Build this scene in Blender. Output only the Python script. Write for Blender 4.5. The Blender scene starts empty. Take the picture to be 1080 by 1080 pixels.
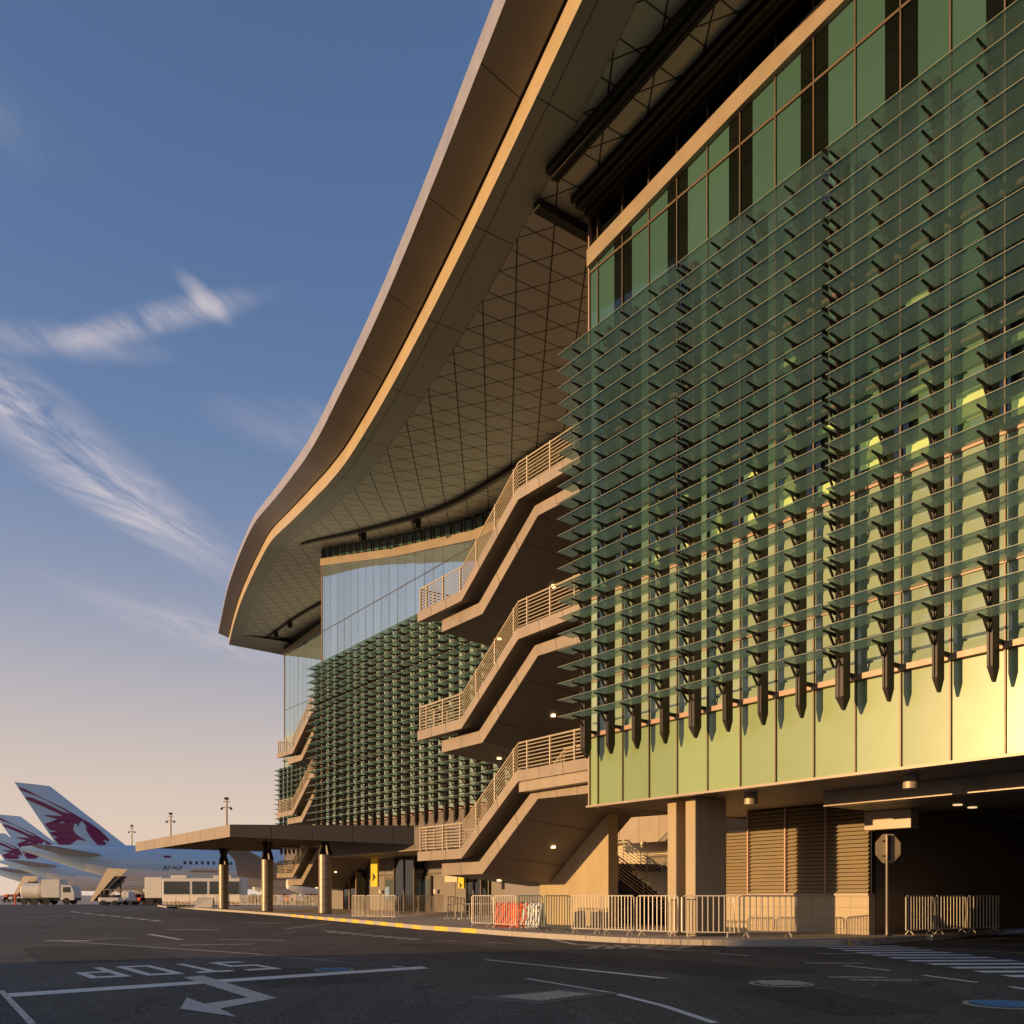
import bpy, math, random
from mathutils import Vector, Matrix
from mathutils.geometry import tessellate_polygon
random.seed(7)
R = math.radians
scn = bpy.context.scene
COL = scn.collection

# ------------------------------------------------------------------ camera
EYE = 1.25
SKY_MID = (1.35, 1.75, 3.1)
SKY_LOW = (4.0, 3.1, 2.35)
cd = bpy.data.cameras.new('camera'); cam = bpy.data.objects.new('camera', cd); COL.objects.link(cam)
cam.location = (0, 0, EYE); cam.rotation_euler = (R(90), 0, 0)
cd.sensor_width = 36; cd.lens = 949/1080*36; cd.shift_y = 404/1080; cd.shift_x = 0
cd.clip_start = 0.1; cd.clip_end = 6000
scn.camera = cam
# ------------------------------------------------------------------ light
SUN_EL = 6.6
sv = Vector((-0.974, -0.36, 0)).normalized()
sundir = Vector((sv.x*math.cos(R(SUN_EL)), sv.y*math.cos(R(SUN_EL)), math.sin(R(SUN_EL))))
world = bpy.data.worlds.new('World'); scn.world = world; world.use_nodes = True
wn = world.node_tree.nodes; wl = world.node_tree.links
for n in list(wn): wn.remove(n)
def N(nt, t, **kw):
    n = nt.nodes.new(t)
    for k, v in kw.items():
        if k.startswith('i_'): n.inputs[k[2:].replace('_', ' ')].default_value = v
        else: setattr(n, k, v)
    return n
sky = N(world.node_tree, 'ShaderNodeTexSky', sky_type='NISHITA', sun_disc=False)
sky.sun_elevation = R(SUN_EL); sky.sun_rotation = math.atan2(sundir.x, sundir.y)
sky.air_density = 1.15; sky.dust_density = 2.2; sky.ozone_density = 4.0; sky.altitude = 0
bg = N(world.node_tree, 'ShaderNodeBackground'); bg.inputs[1].default_value = 0.15
wo = N(world.node_tree, 'ShaderNodeOutputWorld')
# warm dusty air low over the horizon and wispy cirrus, both fixed in the sky
def M(nt, op, a, b=None, c=None, clamp=False):
    n = nt.nodes.new('ShaderNodeMath'); n.operation = op; n.use_clamp = clamp
    for i, v in enumerate((a, b, c)):
        if v is None: continue
        if isinstance(v, (int, float)): n.inputs[i].default_value = v
        else: nt.links.new(v, n.inputs[i])
    return n.outputs[0]
WT = world.node_tree
tc = N(WT, 'ShaderNodeTexCoord'); sx = N(WT, 'ShaderNodeSeparateXYZ'); wl.new(tc.outputs['Generated'], sx.inputs[0])
zp = M(WT, 'MAXIMUM', sx.outputs[2], 0.03)
cx = M(WT, 'DIVIDE', sx.outputs[0], zp); cy = M(WT, 'DIVIDE', sx.outputs[1], zp)
cmb = N(WT, 'ShaderNodeCombineXYZ'); wl.new(cx, cmb.inputs[0]); wl.new(cy, cmb.inputs[1])
def tintmix(fac, col, src):
    mx = N(WT, 'ShaderNodeMix', data_type='RGBA'); wl.new(fac, mx.inputs[0]); wl.new(src, mx.inputs[6]); mx.inputs[7].default_value = (*col, 1); return mx.outputs[2]
zz = M(WT, 'MAXIMUM', sx.outputs[2], 0.0)
lift = tintmix(M(WT, 'MULTIPLY', M(WT, 'EXPONENT', M(WT, 'MULTIPLY', zz, -2.1)), .70), SKY_MID, sky.outputs[0])
warm = tintmix(M(WT, 'MULTIPLY', M(WT, 'EXPONENT', M(WT, 'MULTIPLY', M(WT, 'MULTIPLY', zz, zz), -17.0)), .93), SKY_LOW, lift)
def streak(px, py, ang, lu, lv, amp):
    dx = M(WT, 'SUBTRACT', cx, px); dy = M(WT, 'SUBTRACT', cy, py); c_, s_ = math.cos(R(ang)), math.sin(R(ang))
    uu = M(WT, 'DIVIDE', M(WT, 'ADD', M(WT, 'MULTIPLY', dx, c_), M(WT, 'MULTIPLY', dy, s_)), lu)
    vv = M(WT, 'DIVIDE', M(WT, 'SUBTRACT', M(WT, 'MULTIPLY', dy, c_), M(WT, 'MULTIPLY', dx, s_)), lv)
    q = M(WT, 'SUBTRACT', 1.0, M(WT, 'ADD', M(WT, 'MULTIPLY', uu, uu), M(WT, 'MULTIPLY', vv, vv)))
    q = M(WT, 'MAXIMUM', q, 0.0); return M(WT, 'MULTIPLY', M(WT, 'MULTIPLY', q, q), amp)
tot = None
for q in ((-.99, 2.15, 82, 1.0, .19, 1.15), (-1.05, 1.75, 60, .28, .14, .8), (-.64, 1.57, -18, .30, .055, .85), (-.515, 1.51, 75, .09, .03, .8), (-.85, 1.62, 10, .3, .08, .55), (-.42, 1.95, 30, .30, .16, .38), (-.75, 1.1, 40, .25, .12, .3), (-1.2, 3.4, 70, .8, .25, .5), (.9, 1.2, 20, 1.2, .3, .5), (-2.6, .2, 60, 1.6, .5, .7)):
    v = streak(*q); tot = v if tot is None else M(WT, 'ADD', tot, v)
mp = N(WT, 'ShaderNodeMapping', vector_type='TEXTURE'); mp.inputs['Rotation'].default_value = (0, 0, R(74)); mp.inputs['Scale'].default_value = (.80, .24, 1)
wl.new(cmb.outputs[0], mp.inputs[0])
nz = N(WT, 'ShaderNodeTexNoise'); nz.inputs['Scale'].default_value = 1.6; nz.inputs['Detail'].default_value = 10; nz.inputs['Roughness'].default_value = 0.68; nz.inputs['Distortion'].default_value = 1.3
wl.new(mp.outputs[0], nz.inputs['Vector'])
r1 = N(WT, 'ShaderNodeMapRange'); r1.inputs[1].default_value = 0.34; r1.inputs[2].default_value = 0.80; wl.new(nz.outputs[0], r1.inputs[0])
cm = M(WT, 'MULTIPLY', M(WT, 'MULTIPLY', r1.outputs[0], tot), 0.72, clamp=True)
fin_sky = tintmix(cm, (4.6, 3.9, 3.7), warm)
wl.new(fin_sky, bg.inputs[0]); wl.new(bg.outputs[0], wo.inputs[0])
sl = bpy.data.lights.new('sun', 'SUN'); sl.energy = 3.9; sl.angle = R(0.5); sl.color = (1.0, 0.63, 0.285)
so = bpy.data.objects.new('sun', sl); COL.objects.link(so); so.rotation_euler = (-sundir).to_track_quat('-Z', 'Y').to_euler()
scn.view_settings.view_transform = 'Standard'; scn.view_settings.look = 'None'; scn.view_settings.gamma = 1; scn.view_settings.exposure = 0.45
try: scn.cycles.transparent_max_bounces = 32
except Exception: pass

# ------------------------------------------------------------------ materials
MATS = {}
def mat(name, col, rough=0.6, metal=0.0, var=0.12, scale=3.0, bump=0.0, bscale=40.0, spec=0.5, streak=0.0, rnd=0.0, coat=0.0, emit=None, estr=0.0):
    m = bpy.data.materials.new(name); m.use_nodes = True; nt = m.node_tree; b = nt.nodes['Principled BSDF']
    b.inputs['Roughness'].default_value = rough; b.inputs['Metallic'].default_value = metal
    b.inputs['Specular IOR Level'].default_value = spec; b.inputs['Coat Weight'].default_value = coat
    tcn = N(nt, 'ShaderNodeTexCoord')
    nn = N(nt, 'ShaderNodeTexNoise'); nn.inputs['Scale'].default_value = scale; nn.inputs['Detail'].default_value = 6; nn.inputs['Roughness'].default_value = .6
    mpp = N(nt, 'ShaderNodeMapping'); nt.links.new(tcn.outputs['Object'], mpp.inputs[0])
    if streak: mpp.inputs['Scale'].default_value = (1, 1, streak)
    nt.links.new(mpp.outputs[0], nn.inputs['Vector'])
    v = M(nt, 'ADD', M(nt, 'MULTIPLY', M(nt, 'SUBTRACT', nn.outputs[0], 0.5), var*3.0), 1.0)
    if rnd:
        oi = N(nt, 'ShaderNodeObjectInfo')
        v = M(nt, 'MULTIPLY', v, M(nt, 'ADD', M(nt, 'MULTIPLY', oi.outputs['Random'], 2*rnd), 1-rnd))
    vm = N(nt, 'ShaderNodeVectorMath', operation='SCALE'); vm.inputs[0].default_value = col[:3]; nt.links.new(v, vm.inputs['Scale'])
    nt.links.new(vm.outputs[0], b.inputs['Base Color'])
    rr = M(nt, 'ADD', M(nt, 'MULTIPLY', M(nt, 'SUBTRACT', nn.outputs[0], 0.5), 0.25), rough, clamp=True); nt.links.new(rr, b.inputs['Roughness'])
    if bump:
        n3 = N(nt, 'ShaderNodeTexNoise'); n3.inputs['Scale'].default_value = bscale; n3.inputs['Detail'].default_value = 4
        nt.links.new(tcn.outputs['Object'], n3.inputs['Vector'])
        bp = N(nt, 'ShaderNodeBump'); bp.inputs['Strength'].default_value = bump; bp.inputs['Distance'].default_value = 0.02
        nt.links.new(n3.outputs[0], bp.inputs['Height']); nt.links.new(bp.outputs[0], b.inputs['Normal'])
    if emit: b.inputs['Emission Color'].default_value = (*emit, 1); b.inputs['Emission Strength'].default_value = estr
    MATS[name] = m; return m
def uvlines(m, fams, w_dark=0.25, flat=True):
    """dark joint lines cut into a material; fams = [(ku, kv, offset, halfwidth fraction)] in UV metres"""
    nt = m.node_tree; b = nt.nodes['Principled BSDF']
    uv = N(nt, 'ShaderNodeUVMap'); sp = N(nt, 'ShaderNodeSeparateXYZ'); nt.links.new(uv.outputs[0], sp.inputs[0])
    tot = None
    for ku, kv, off, hw in fams:
        q = M(nt, 'ADD', M(nt, 'ADD', M(nt, 'MULTIPLY', sp.outputs[0], ku), M(nt, 'MULTIPLY', sp.outputs[1], kv)), off)
        d = M(nt, 'ABSOLUTE', M(nt, 'SUBTRACT', M(nt, 'FRACT', q), 0.5))
        l = M(nt, 'LESS_THAN', d, hw)
        tot = l if tot is None else M(nt, 'MAXIMUM', tot, l)
    src = b.inputs['Base Color'].links[0].from_socket
    mixn = N(nt, 'ShaderNodeMix', data_type='RGBA'); nt.links.new(tot, mixn.inputs[0]); nt.links.new(src, mixn.inputs[6])
    mixn.inputs[7].default_value = (0.012, 0.010, 0.008, 1)
    nt.links.new(mixn.outputs[2], b.inputs['Base Color'])
    return m
def brickmat(name, c1, c2, cm_, sc, bw, bh, rough=.8, mortar=.015):
    m = mat(name, c1, rough, bump=.15); nt = m.node_tree; b = nt.nodes['Principled BSDF']
    uv = N(nt, 'ShaderNodeUVMap'); bt = N(nt, 'ShaderNodeTexBrick')
    nt.links.new(uv.outputs[0], bt.inputs[0]); bt.inputs['Color1'].default_value = (*c1, 1); bt.inputs['Color2'].default_value = (*c2, 1); bt.inputs['Mortar'].default_value = (*cm_, 1)
    bt.inputs['Scale'].default_value = sc; bt.inputs['Brick Width'].default_value = bw; bt.inputs['Row Height'].default_value = bh; bt.inputs['Mortar Size'].default_value = mortar; bt.offset = 0.0
    src = b.inputs['Base Color'].links[0].from_socket
    mm = N(nt, 'ShaderNodeMix', data_type='RGBA', blend_type='MULTIPLY'); mm.inputs[0].default_value = .45
    nt.links.new(bt.outputs[0], mm.inputs[6]); nt.links.new(src, mm.inputs[7]); nt.links.new(bt.outputs[0], b.inputs['Base Color'])
    return m

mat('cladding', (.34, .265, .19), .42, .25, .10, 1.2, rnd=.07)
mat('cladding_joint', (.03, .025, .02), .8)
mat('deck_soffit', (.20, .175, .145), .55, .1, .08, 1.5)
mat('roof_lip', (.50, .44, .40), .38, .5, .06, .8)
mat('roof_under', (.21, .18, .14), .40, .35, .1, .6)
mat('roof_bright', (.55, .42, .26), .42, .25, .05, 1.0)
mat('roof_band', (.36, .33, .26), .5, .2, .06, .5)
mat('roof_soffit', (.50, .46, .37), .5, .15, .08, .7)
P1 = 1/1.35; P2 = 1/1.92
uvlines(MATS['roof_soffit'], [(0, 1/.96, 0, .022), (P1, P2, 0, .021), (P1, -P2, 0, .021)])
uvlines(MATS['roof_band'], [(0, 1/4.3, .3, .004)]); uvlines(MATS['roof_under'], [(0, 1/4.3, .1, .004)])
mat('dark_metal', (.035, .027, .022), .45, .6, .1)
mat('slot_metal', (.020, .016, .014), .5, .5, .1)
mat('track_metal', (.10, .075, .055), .45, .6, .1)
mat('post_metal', (.036, .025, .021), .5, .3, .08)
mat('sill_metal', (.42, .27, .20), .45, .2, .05)
mat('mullion_metal', (.17, .115, .08), .4, .4, .05)
mat('concrete', (.43, .335, .205), .8, 0, .2, 1.2, .25, 30, streak=.3)
mat('wing_concrete', (.45, .345, .20), .85, 0, .22, 1.5, .25, 30, streak=.3)
mat('grey_wall', (.22, .19, .17), .6, .1, .1, 1.5)
mat('door_metal', (.16, .13, .11), .5, .3, .1)
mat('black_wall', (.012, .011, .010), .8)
mat('rail_metal', (.62, .50, .34), .4, .15, .05)
mat('barrier_metal', (.60, .52, .42), .45, .15, .08)
mat('barrier_green', (.10, .13, .11), .5, .5, .1)
mat('lamp', (1, .8, .5), .5, emit=(1.0, .66, .30), estr=2.4)
mat('lamp_far', (1, .8, .5), .5, emit=(1.0, .7, .35), estr=.7)
mat('glow_pane', (.4, .5, .15), .3, emit=(.55, .75, .25), estr=.17)
mat('cylinder_lamp', (.42, .34, .25), .5, .3)
mat('column_metal', (.27, .21, .155), .4, .4, .12, 2)
mat('shutter', (.54, .43, .27), .4, .45, .06, 2)
brickmat('tile', (.47, .37, .235), (.43, .335, .21), (.28, .22, .16), 1, .62, .30, .6, .008)
mat('white_paint', (.62, .58, .52), .6, 0, .12, 5)
mat('yellow', (.75, .48, .05), .6, 0, .15, 4)
mat('kerb', (.40, .35, .29), .85, 0, .15, 3, .2, 30)
mat('orange_plastic', (.85, .13, .02), .45, 0, .1)
mat('white_plastic', (.62, .60, .56), .45, 0, .1)
mat('sign_back', (.42, .34, .26), .5, .1, .08)
mat('sign_yellow', (.80, .56, .03), .5)
mat('black_paint', (.01, .01, .01), .6)
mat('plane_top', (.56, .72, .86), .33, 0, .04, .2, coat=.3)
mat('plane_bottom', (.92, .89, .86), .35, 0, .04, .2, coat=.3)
mat('plane_grey', (.42, .38, .34), .45, .1, .05, .4)
mat('maroon', (.22, .008, .095), .4, 0, .08, coat=.3)
mat('truck_white', (.70, .66, .60), .4, 0, .08)
mat('tyre', (.02, .02, .02), .8)
mat('dark_glass', (.015, .02, .022), .08, 0, .05, spec=.9)
mat('beige_paint', (.62, .50, .33), .5, 0, .1)
mat('mast', (.30, .25, .20), .5, .5)
mat('frame_concrete', (.13, .115, .10), .8, 0, .25, 6)
mat('stud_iron', (.50, .45, .38), .5, .1, .2, 20)
mat('stud_blue', (.08, .26, .48), .5, .1, .3, 12)
mat('grate_iron', (.30, .27, .23), .6, .2, .2, 20)
mat('iron', (.05, .046, .042), .6, .5, .2, 20, .3, 60)
mat('blue_paint', (.02, .06, .12), .55, .1, .25, 15, .3, 60)
mat('red_paint', (.5, .06, .03), .5)
mat('step', (.05, .042, .036), .6, .3)

def glass(name, col, rough, metal, dirt=.04, wav=.03, rnd=.08, spec=.6):
    m = mat(name, col, rough, metal, dirt, 1.2, rnd=rnd, spec=spec); nt = m.node_tree; b = nt.nodes['Principled BSDF']
    b.inputs['Roughness'].default_value = rough
    for l in list(b.inputs['Roughness'].links): nt.links.remove(l)
    b.inputs['IOR'].default_value = 1.6
    tcn = N(nt, 'ShaderNodeTexCoord'); n3 = N(nt, 'ShaderNodeTexNoise'); n3.inputs['Scale'].default_value = .9; n3.inputs['Detail'].default_value = 1
    nt.links.new(tcn.outputs['Object'], n3.inputs['Vector'])
    bp = N(nt, 'ShaderNodeBump'); bp.inputs['Strength'].default_value = wav; bp.inputs['Distance'].default_value = .3
    nt.links.new(n3.outputs[0], bp.inputs['Height']); nt.links.new(bp.outputs[0], b.inputs['Normal'])
    return m
glass('glass_green', (.055, .120, .100), .06, 0)
glass('glass_mid', (.10, .19, .115), .07, 0)
glass('glass_joint', (.22, .23, .22), .2, .3)
glass('glass_dark', (.006, .008, .006), .05, 0)
glass('glass_pale', (.31, .39, .27), .10, 0)
glass('glass_spandrel', (.235, .315, .12), .28, 0, dirt=.07, wav=.012, spec=.65, rnd=.12)
glass('glass_sky', (.50, .63, .68), .04, .8, wav=.012)
glass('glass_sky_green', (.16, .26, .18), .05, .35, wav=.05)
glass('glass_sky_pale', (.30, .39, .38), .10, .15)  # pale colour stands in for sky reflected in the glass behind the louvres
# louvre blade: fritted green glass, partly see-through
bl = bpy.data.materials.new('blade_glass'); bl.use_nodes = True; nt = bl.node_tree; b = nt.nodes['Principled BSDF']
b.inputs['Base Color'].default_value = (.25, .40, .30, 1); b.inputs['Roughness'].default_value = .22; b.inputs['Specular IOR Level'].default_value = .7
tr = N(nt, 'ShaderNodeBsdfTransparent'); tr.inputs[0].default_value = (.74, .90, .76, 1)
tl_ = N(nt, 'ShaderNodeBsdfTranslucent'); tl_.inputs[0].default_value = (.42, .62, .50, 1); m0 = N(nt, 'ShaderNodeMixShader'); m0.inputs[0].default_value = .5; nt.links.new(tl_.outputs[0], m0.inputs[1]); nt.links.new(b.outputs[0], m0.inputs[2])
vn = N(nt, 'ShaderNodeTexNoise'); vn.inputs['Scale'].default_value = 1.1; vn.inputs['Detail'].default_value = 4; vt = N(nt, 'ShaderNodeTexCoord'); nt.links.new(vt.outputs['Object'], vn.inputs['Vector'])
ms = N(nt, 'ShaderNodeMixShader'); nt.links.new(M(nt, 'ADD', M(nt, 'MULTIPLY', vn.outputs[0], .5), .48), ms.inputs[0])
nt.links.new(tr.outputs[0], ms.inputs[1]); nt.links.new(m0.outputs[0], ms.inputs[2]); nt.links.new(ms.outputs[0], nt.nodes['Material Output'].inputs[0])
MATS['blade_glass'] = bl
mat('blade_edge', (.26, .27, .17), .3, 0, .05)

# asphalt
def ground_mat(name, c1, c2, rough, speck, crack=True):
    m = bpy.data.materials.new(name); m.use_nodes = True; nt = m.node_tree; b = nt.nodes['Principled BSDF']
    tcn = N(nt, 'ShaderNodeTexCoord')
    a1 = N(nt, 'ShaderNodeTexNoise'); a1.inputs['Scale'].default_value = .16; a1.inputs['Detail'].default_value = 7; a1.inputs['Roughness'].default_value = .6
    a2 = N(nt, 'ShaderNodeTexNoise'); a2.inputs['Scale'].default_value = 55; a2.inputs['Detail'].default_value = 3
    mpp = N(nt, 'ShaderNodeMapping'); mpp.inputs['Rotation'].default_value = (0, 0, R(36)); mpp.inputs['Scale'].default_value = (.9, .08, 1)
    a3 = N(nt, 'ShaderNodeTexNoise'); a3.inputs['Scale'].default_value = 1.4; a3.inputs['Detail'].default_value = 5
    for q in (a1, a2): nt.links.new(tcn.outputs['Object'], q.inputs['Vector'])
    nt.links.new(tcn.outputs['Object'], mpp.inputs[0]); nt.links.new(mpp.outputs[0], a3.inputs['Vector'])
    rp = N(nt, 'ShaderNodeMapRange'); rp.inputs[1].default_value = .40; rp.inputs[2].default_value = .62
    nt.links.new(M(nt, 'ADD', M(nt, 'MULTIPLY', a1.outputs[0], .55), M(nt, 'MULTIPLY', a3.outputs[0], .45)), rp.inputs[0])
    mi = N(nt, 'ShaderNodeMix', data_type='RGBA'); nt.links.new(rp.outputs[0], mi.inputs[0]); mi.inputs[6].default_value = (*c1, 1); mi.inputs[7].default_value = (*c2, 1)
    sc = M(nt, 'ADD', M(nt, 'MULTIPLY', M(nt, 'SUBTRACT', a2.outputs[0], .5), speck), 1.0)
    vm = N(nt, 'ShaderNodeVectorMath', operation='SCALE'); nt.links.new(mi.outputs[2], vm.inputs[0]); nt.links.new(sc, vm.inputs['Scale'])
    out = vm.outputs[0]
    if crack:
        def darken(fac, src):
            q = N(nt, 'ShaderNodeVectorMath', operation='SCALE'); nt.links.new(src, q.inputs[0]); nt.links.new(fac, q.inputs['Scale']); return q.outputs[0]
        # wandering hairline cracks
        wv = N(nt, 'ShaderNodeTexNoise'); wv.inputs['Scale'].default_value = .8; wv.inputs['Detail'].default_value = 4; nt.links.new(tcn.outputs['Object'], wv.inputs['Vector'])
        wm = N(nt, 'ShaderNodeVectorMath', operation='MULTIPLY_ADD'); nt.links.new(wv.outputs[1], wm.inputs[0]); wm.inputs[1].default_value = (1.6, 1.6, 0); nt.links.new(tcn.outputs['Object'], wm.inputs[2])
        vo = N(nt, 'ShaderNodeTexVoronoi', feature='DISTANCE_TO_EDGE'); vo.inputs['Scale'].default_value = .19; nt.links.new(wm.outputs[0], vo.inputs['Vector'])
        pr = N(nt, 'ShaderNodeTexNoise'); pr.inputs['Scale'].default_value = .3; nt.links.new(tcn.outputs['Object'], pr.inputs['Vector'])
        ck = M(nt, 'MULTIPLY', M(nt, 'LESS_THAN', vo.outputs[0], .0035), M(nt, 'GREATER_THAN', pr.outputs[0], .5))
        out = darken(M(nt, 'SUBTRACT', 1.0, M(nt, 'MULTIPLY', ck, .55)), out)
        # oil spots and pale stone chips
        os_ = N(nt, 'ShaderNodeTexNoise'); os_.inputs['Scale'].default_value = 1.7; os_.inputs['Detail'].default_value = 2; nt.links.new(tcn.outputs['Object'], os_.inputs['Vector'])
        rr_ = N(nt, 'ShaderNodeMapRange'); rr_.inputs[1].default_value = .66; rr_.inputs[2].default_value = .76; rr_.inputs[3].default_value = 1; rr_.inputs[4].default_value = .55; nt.links.new(os_.outputs[0], rr_.inputs[0]); out = darken(rr_.outputs[0], out)
        ch = N(nt, 'ShaderNodeTexVoronoi'); ch.inputs['Scale'].default_value = 38; nt.links.new(tcn.outputs['Object'], ch.inputs['Vector'])
        cs = N(nt, 'ShaderNodeSeparateXYZ'); nt.links.new(ch.outputs['Color'], cs.inputs[0])
        out = darken(M(nt, 'ADD', 1.0, M(nt, 'MULTIPLY', M(nt, 'GREATER_THAN', cs.outputs[0], .86), 1.3)), out)
    nt.links.new(out, b.inputs['Base Color'])
    b.inputs['Roughness'].default_value = rough; b.inputs['Specular IOR Level'].default_value = .35
    bp = N(nt, 'ShaderNodeBump'); bp.inputs['Strength'].default_value = .5; bp.inputs['Distance'].default_value = .012
    nt.links.new(a2.outputs[0], bp.inputs['Height']); nt.links.new(bp.outputs[0], b.inputs['Normal'])
    MATS[name] = m; return m
ground_mat('asphalt_patch', (.036, .032, .030), (.055, .048, .043), .85, 1.4)
ground_mat('dark_paving', (.05, .045, .045), (.07, .065, .06), .85, 1.2)
ground_mat('asphalt', (.050, .043, .040), (.100, .085, .074), .80, 2.4)
ground_mat('apron_concrete', (.42, .36, .31), (.55, .47, .40), .85, .4, False)
brickmat('paving', (.46, .38, .30), (.40, .33, .26), (.22, .19, .16), 1, .4, .2, .85, .01)
# worn road paint
def worn(name, col, cov):
    m = bpy.data.materials.new(name); m.use_nodes = True; nt = m.node_tree; b = nt.nodes['Principled BSDF']; b.inputs['Base Color'].default_value = (*col, 1); b.inputs['Roughness'].default_value = .7
    tcn = N(nt, 'ShaderNodeTexCoord'); a = N(nt, 'ShaderNodeTexNoise'); a.inputs['Scale'].default_value = 14; a.inputs['Detail'].default_value = 6; a.inputs['Roughness'].default_value = .75
    nt.links.new(tcn.outputs['Object'], a.inputs['Vector'])
    rp = N(nt, 'ShaderNodeMapRange'); rp.inputs[1].default_value = cov; rp.inputs[2].default_value = cov-.10; nt.links.new(a.outputs[0], rp.inputs[0])
    t = N(nt, 'ShaderNodeBsdfTransparent'); s = N(nt, 'ShaderNodeMixShader'); nt.links.new(rp.outputs[0], s.inputs[0]); nt.links.new(t.outputs[0], s.inputs[1]); nt.links.new(b.outputs[0], s.inputs[2]); nt.links.new(s.outputs[0], nt.nodes['Material Output'].inputs[0])
    MATS[name] = m
worn('zebra_white', (.80, .78, .75), .72); worn('road_white', (.78, .73, .67), .72); worn('road_worn', (.60, .54, .48), .66); worn('road_faint', (.42, .36, .30), .61); worn('road_yellow', (.50, .34, .12), .66)

# ------------------------------------------------------------------ helpers
A = R(35.93); CA, SA = math.cos(A), math.sin(A)
F_ = 949.0; HY = 944.0
def W(s, D, z=0.0): return Vector((CA*D-SA*s, SA*D+CA*s, z))       # building frame: s along the front, D into the building
def G(x, y, z=0.0):                                                # road point
    Y = (EYE-z)*F_/(y-HY); return Vector(((x-540)/F_*Y, Y, z))
class MB:
    def __init__(s): s.v = []; s.f = []; s.mi = []; s.uv = []; s.cur = 0
    def add(s, vs, fs, uvs=None, mi=None):
        o = len(s.v); s.v += [Vector(p) for p in vs]; s.uv += (uvs if uvs else [(0, 0)]*len(vs))
        for f in fs: s.f.append([o+i for i in f]); s.mi.append(s.cur if mi is None else mi)
    def quad(s, a, b, c, d, uvs=None, mi=None): s.add([a, b, c, d], [(0, 1, 2, 3)], uvs, mi)
    def hexa(s, p, mi=None):                                       # p: 8 corners, bottom 4 then top 4
        s.add(p, [(3, 2, 1, 0), (4, 5, 6, 7), (0, 1, 5, 4), (1, 2, 6, 5), (2, 3, 7, 6), (3, 0, 4, 7)], mi=mi)
    def box(s, a, b, mi=None):
        x0, y0, z0 = a; x1, y1, z1 = b
        s.hexa([(x0, y0, z0), (x1, y0, z0), (x1, y1, z0), (x0, y1, z0), (x0, y0, z1), (x1, y0, z1), (x1, y1, z1), (x0, y1, z1)], mi)
    def sbox(s, s0, s1, D0, D1, z0, z1, mi=None):                   # box in the building frame, heights above ground
        s.hexa([W(s0, D0, z0), W(s0, D1, z0), W(s1, D1, z0), W(s1, D0, z0), W(s0, D0, z1), W(s0, D1, z1), W(s1, D1, z1), W(s1, D0, z1)], mi)
    def prism(s, poly, z0, z1, mi=None):
        n = len(poly); vs = [(p[0], p[1], z0) for p in poly]+[(p[0], p[1], z1) for p in poly]
        tri = tessellate_polygon([[Vector((p[0], p[1], 0)) for p in poly]])
        fs = [(t[0]+n, t[1]+n, t[2]+n) for t in tri]+[(t[2], t[1], t[0]) for t in tri]+[(i, (i+1) % n, (i+1) % n+n, i+n) for i in range(n)]
        s.add(vs, fs, [(v[0], v[1]) for v in vs], mi)
    def loft(s, rings, closed=True, caps=True, mi=None):
        n = len(rings[0]); vs = [p for r in rings for p in r]; fs = []
        for k in range(len(rings)-1):
            for i in range(n if closed else n-1):
                j = (i+1) % n; fs.append((k*n+i, k*n+j, (k+1)*n+j, (k+1)*n+i))
        if caps: fs.append(tuple(range(n-1, -1, -1))); fs.append(tuple((len(rings)-1)*n+i for i in range(n)))
        s.add(vs, fs, mi=mi)
    def tube(s, pts, r, n=6, mi=None):
        pts = [Vector(p) for p in pts]; rings = []
        for i, p in enumerate(pts):
            d = (pts[min(i+1, len(pts)-1)]-pts[max(i-1, 0)]).normalized()
            up = Vector((0, 0, 1)) if abs(d.z) < .9 else Vector((1, 0, 0))
            a = d.cross(up).normalized(); b_ = a.cross(d).normalized()
            rr = r[i] if isinstance(r, (list, tuple)) else r
            rings.append([p+a*math.cos(t)*rr+b_*math.sin(t)*rr for t in [2*math.pi*k/n for k in range(n)]])
        s.loft(rings, mi=mi)
    def cyl(s, x, y, z0, z1, r, n=20, r1=None, mi=None):
        r1 = r if r1 is None else r1
        s.loft([[Vector((x+q*math.cos(t), y+q*math.sin(t), z)) for t in [2*math.pi*k/n for k in range(n)]] for z, q in ((z0, r), (z1, r1))], mi=mi)
    def build(s, name, mats, parent=None, world=True, smooth=False, bevel=0):
        me = bpy.data.meshes.new(name); off = Vector((0, 0, 0))
        if world and parent is not None:
            q = parent
            while q: off += q.location; q = q.parent
        me.from_pydata([tuple(v-off) for v in s.v], [], s.f)
        if isinstance(mats, str): mats = [mats]
        for m_ in mats: me.materials.append(MATS[m_])
        for i, p in enumerate(me.polygons): p.material_index = min(s.mi[i], len(mats)-1); p.use_smooth = smooth
        ul = me.uv_layers.new(name='UVMap')
        for lp in me.loops: ul.data[lp.index].uv = s.uv[lp.vertex_index]
        me.validate()
        import bmesh
        bm = bmesh.new(); bm.from_mesh(me); bmesh.ops.recalc_face_normals(bm, faces=bm.faces)
        if bevel: bmesh.ops.bevel(bm, geom=[e for e in bm.edges if e.is_manifold and e.calc_face_angle(0) > .6], offset=bevel, segments=1, affect='EDGES')
        bm.to_mesh(me); bm.free()
        if smooth:
            try: me.set_sharp_from_angle(angle=R(35))
            except Exception: pass
        o = bpy.data.objects.new(name, me); COL.objects.link(o); o.parent = parent
        return o
def thing(name, label, cat, loc=(0, 0, 0), rz=0, group=None):
    o = bpy.data.objects.new(name, None); COL.objects.link(o); o.location = loc; o.rotation_euler = (0, 0, rz); o.empty_display_size = .3
    o['label'] = label; o['category'] = cat
    if group: o['group'] = group
    return o
def tag(o, label, cat, group=None):
    o['label'] = label; o['category'] = cat
    if group: o['group'] = group
    return o
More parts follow.
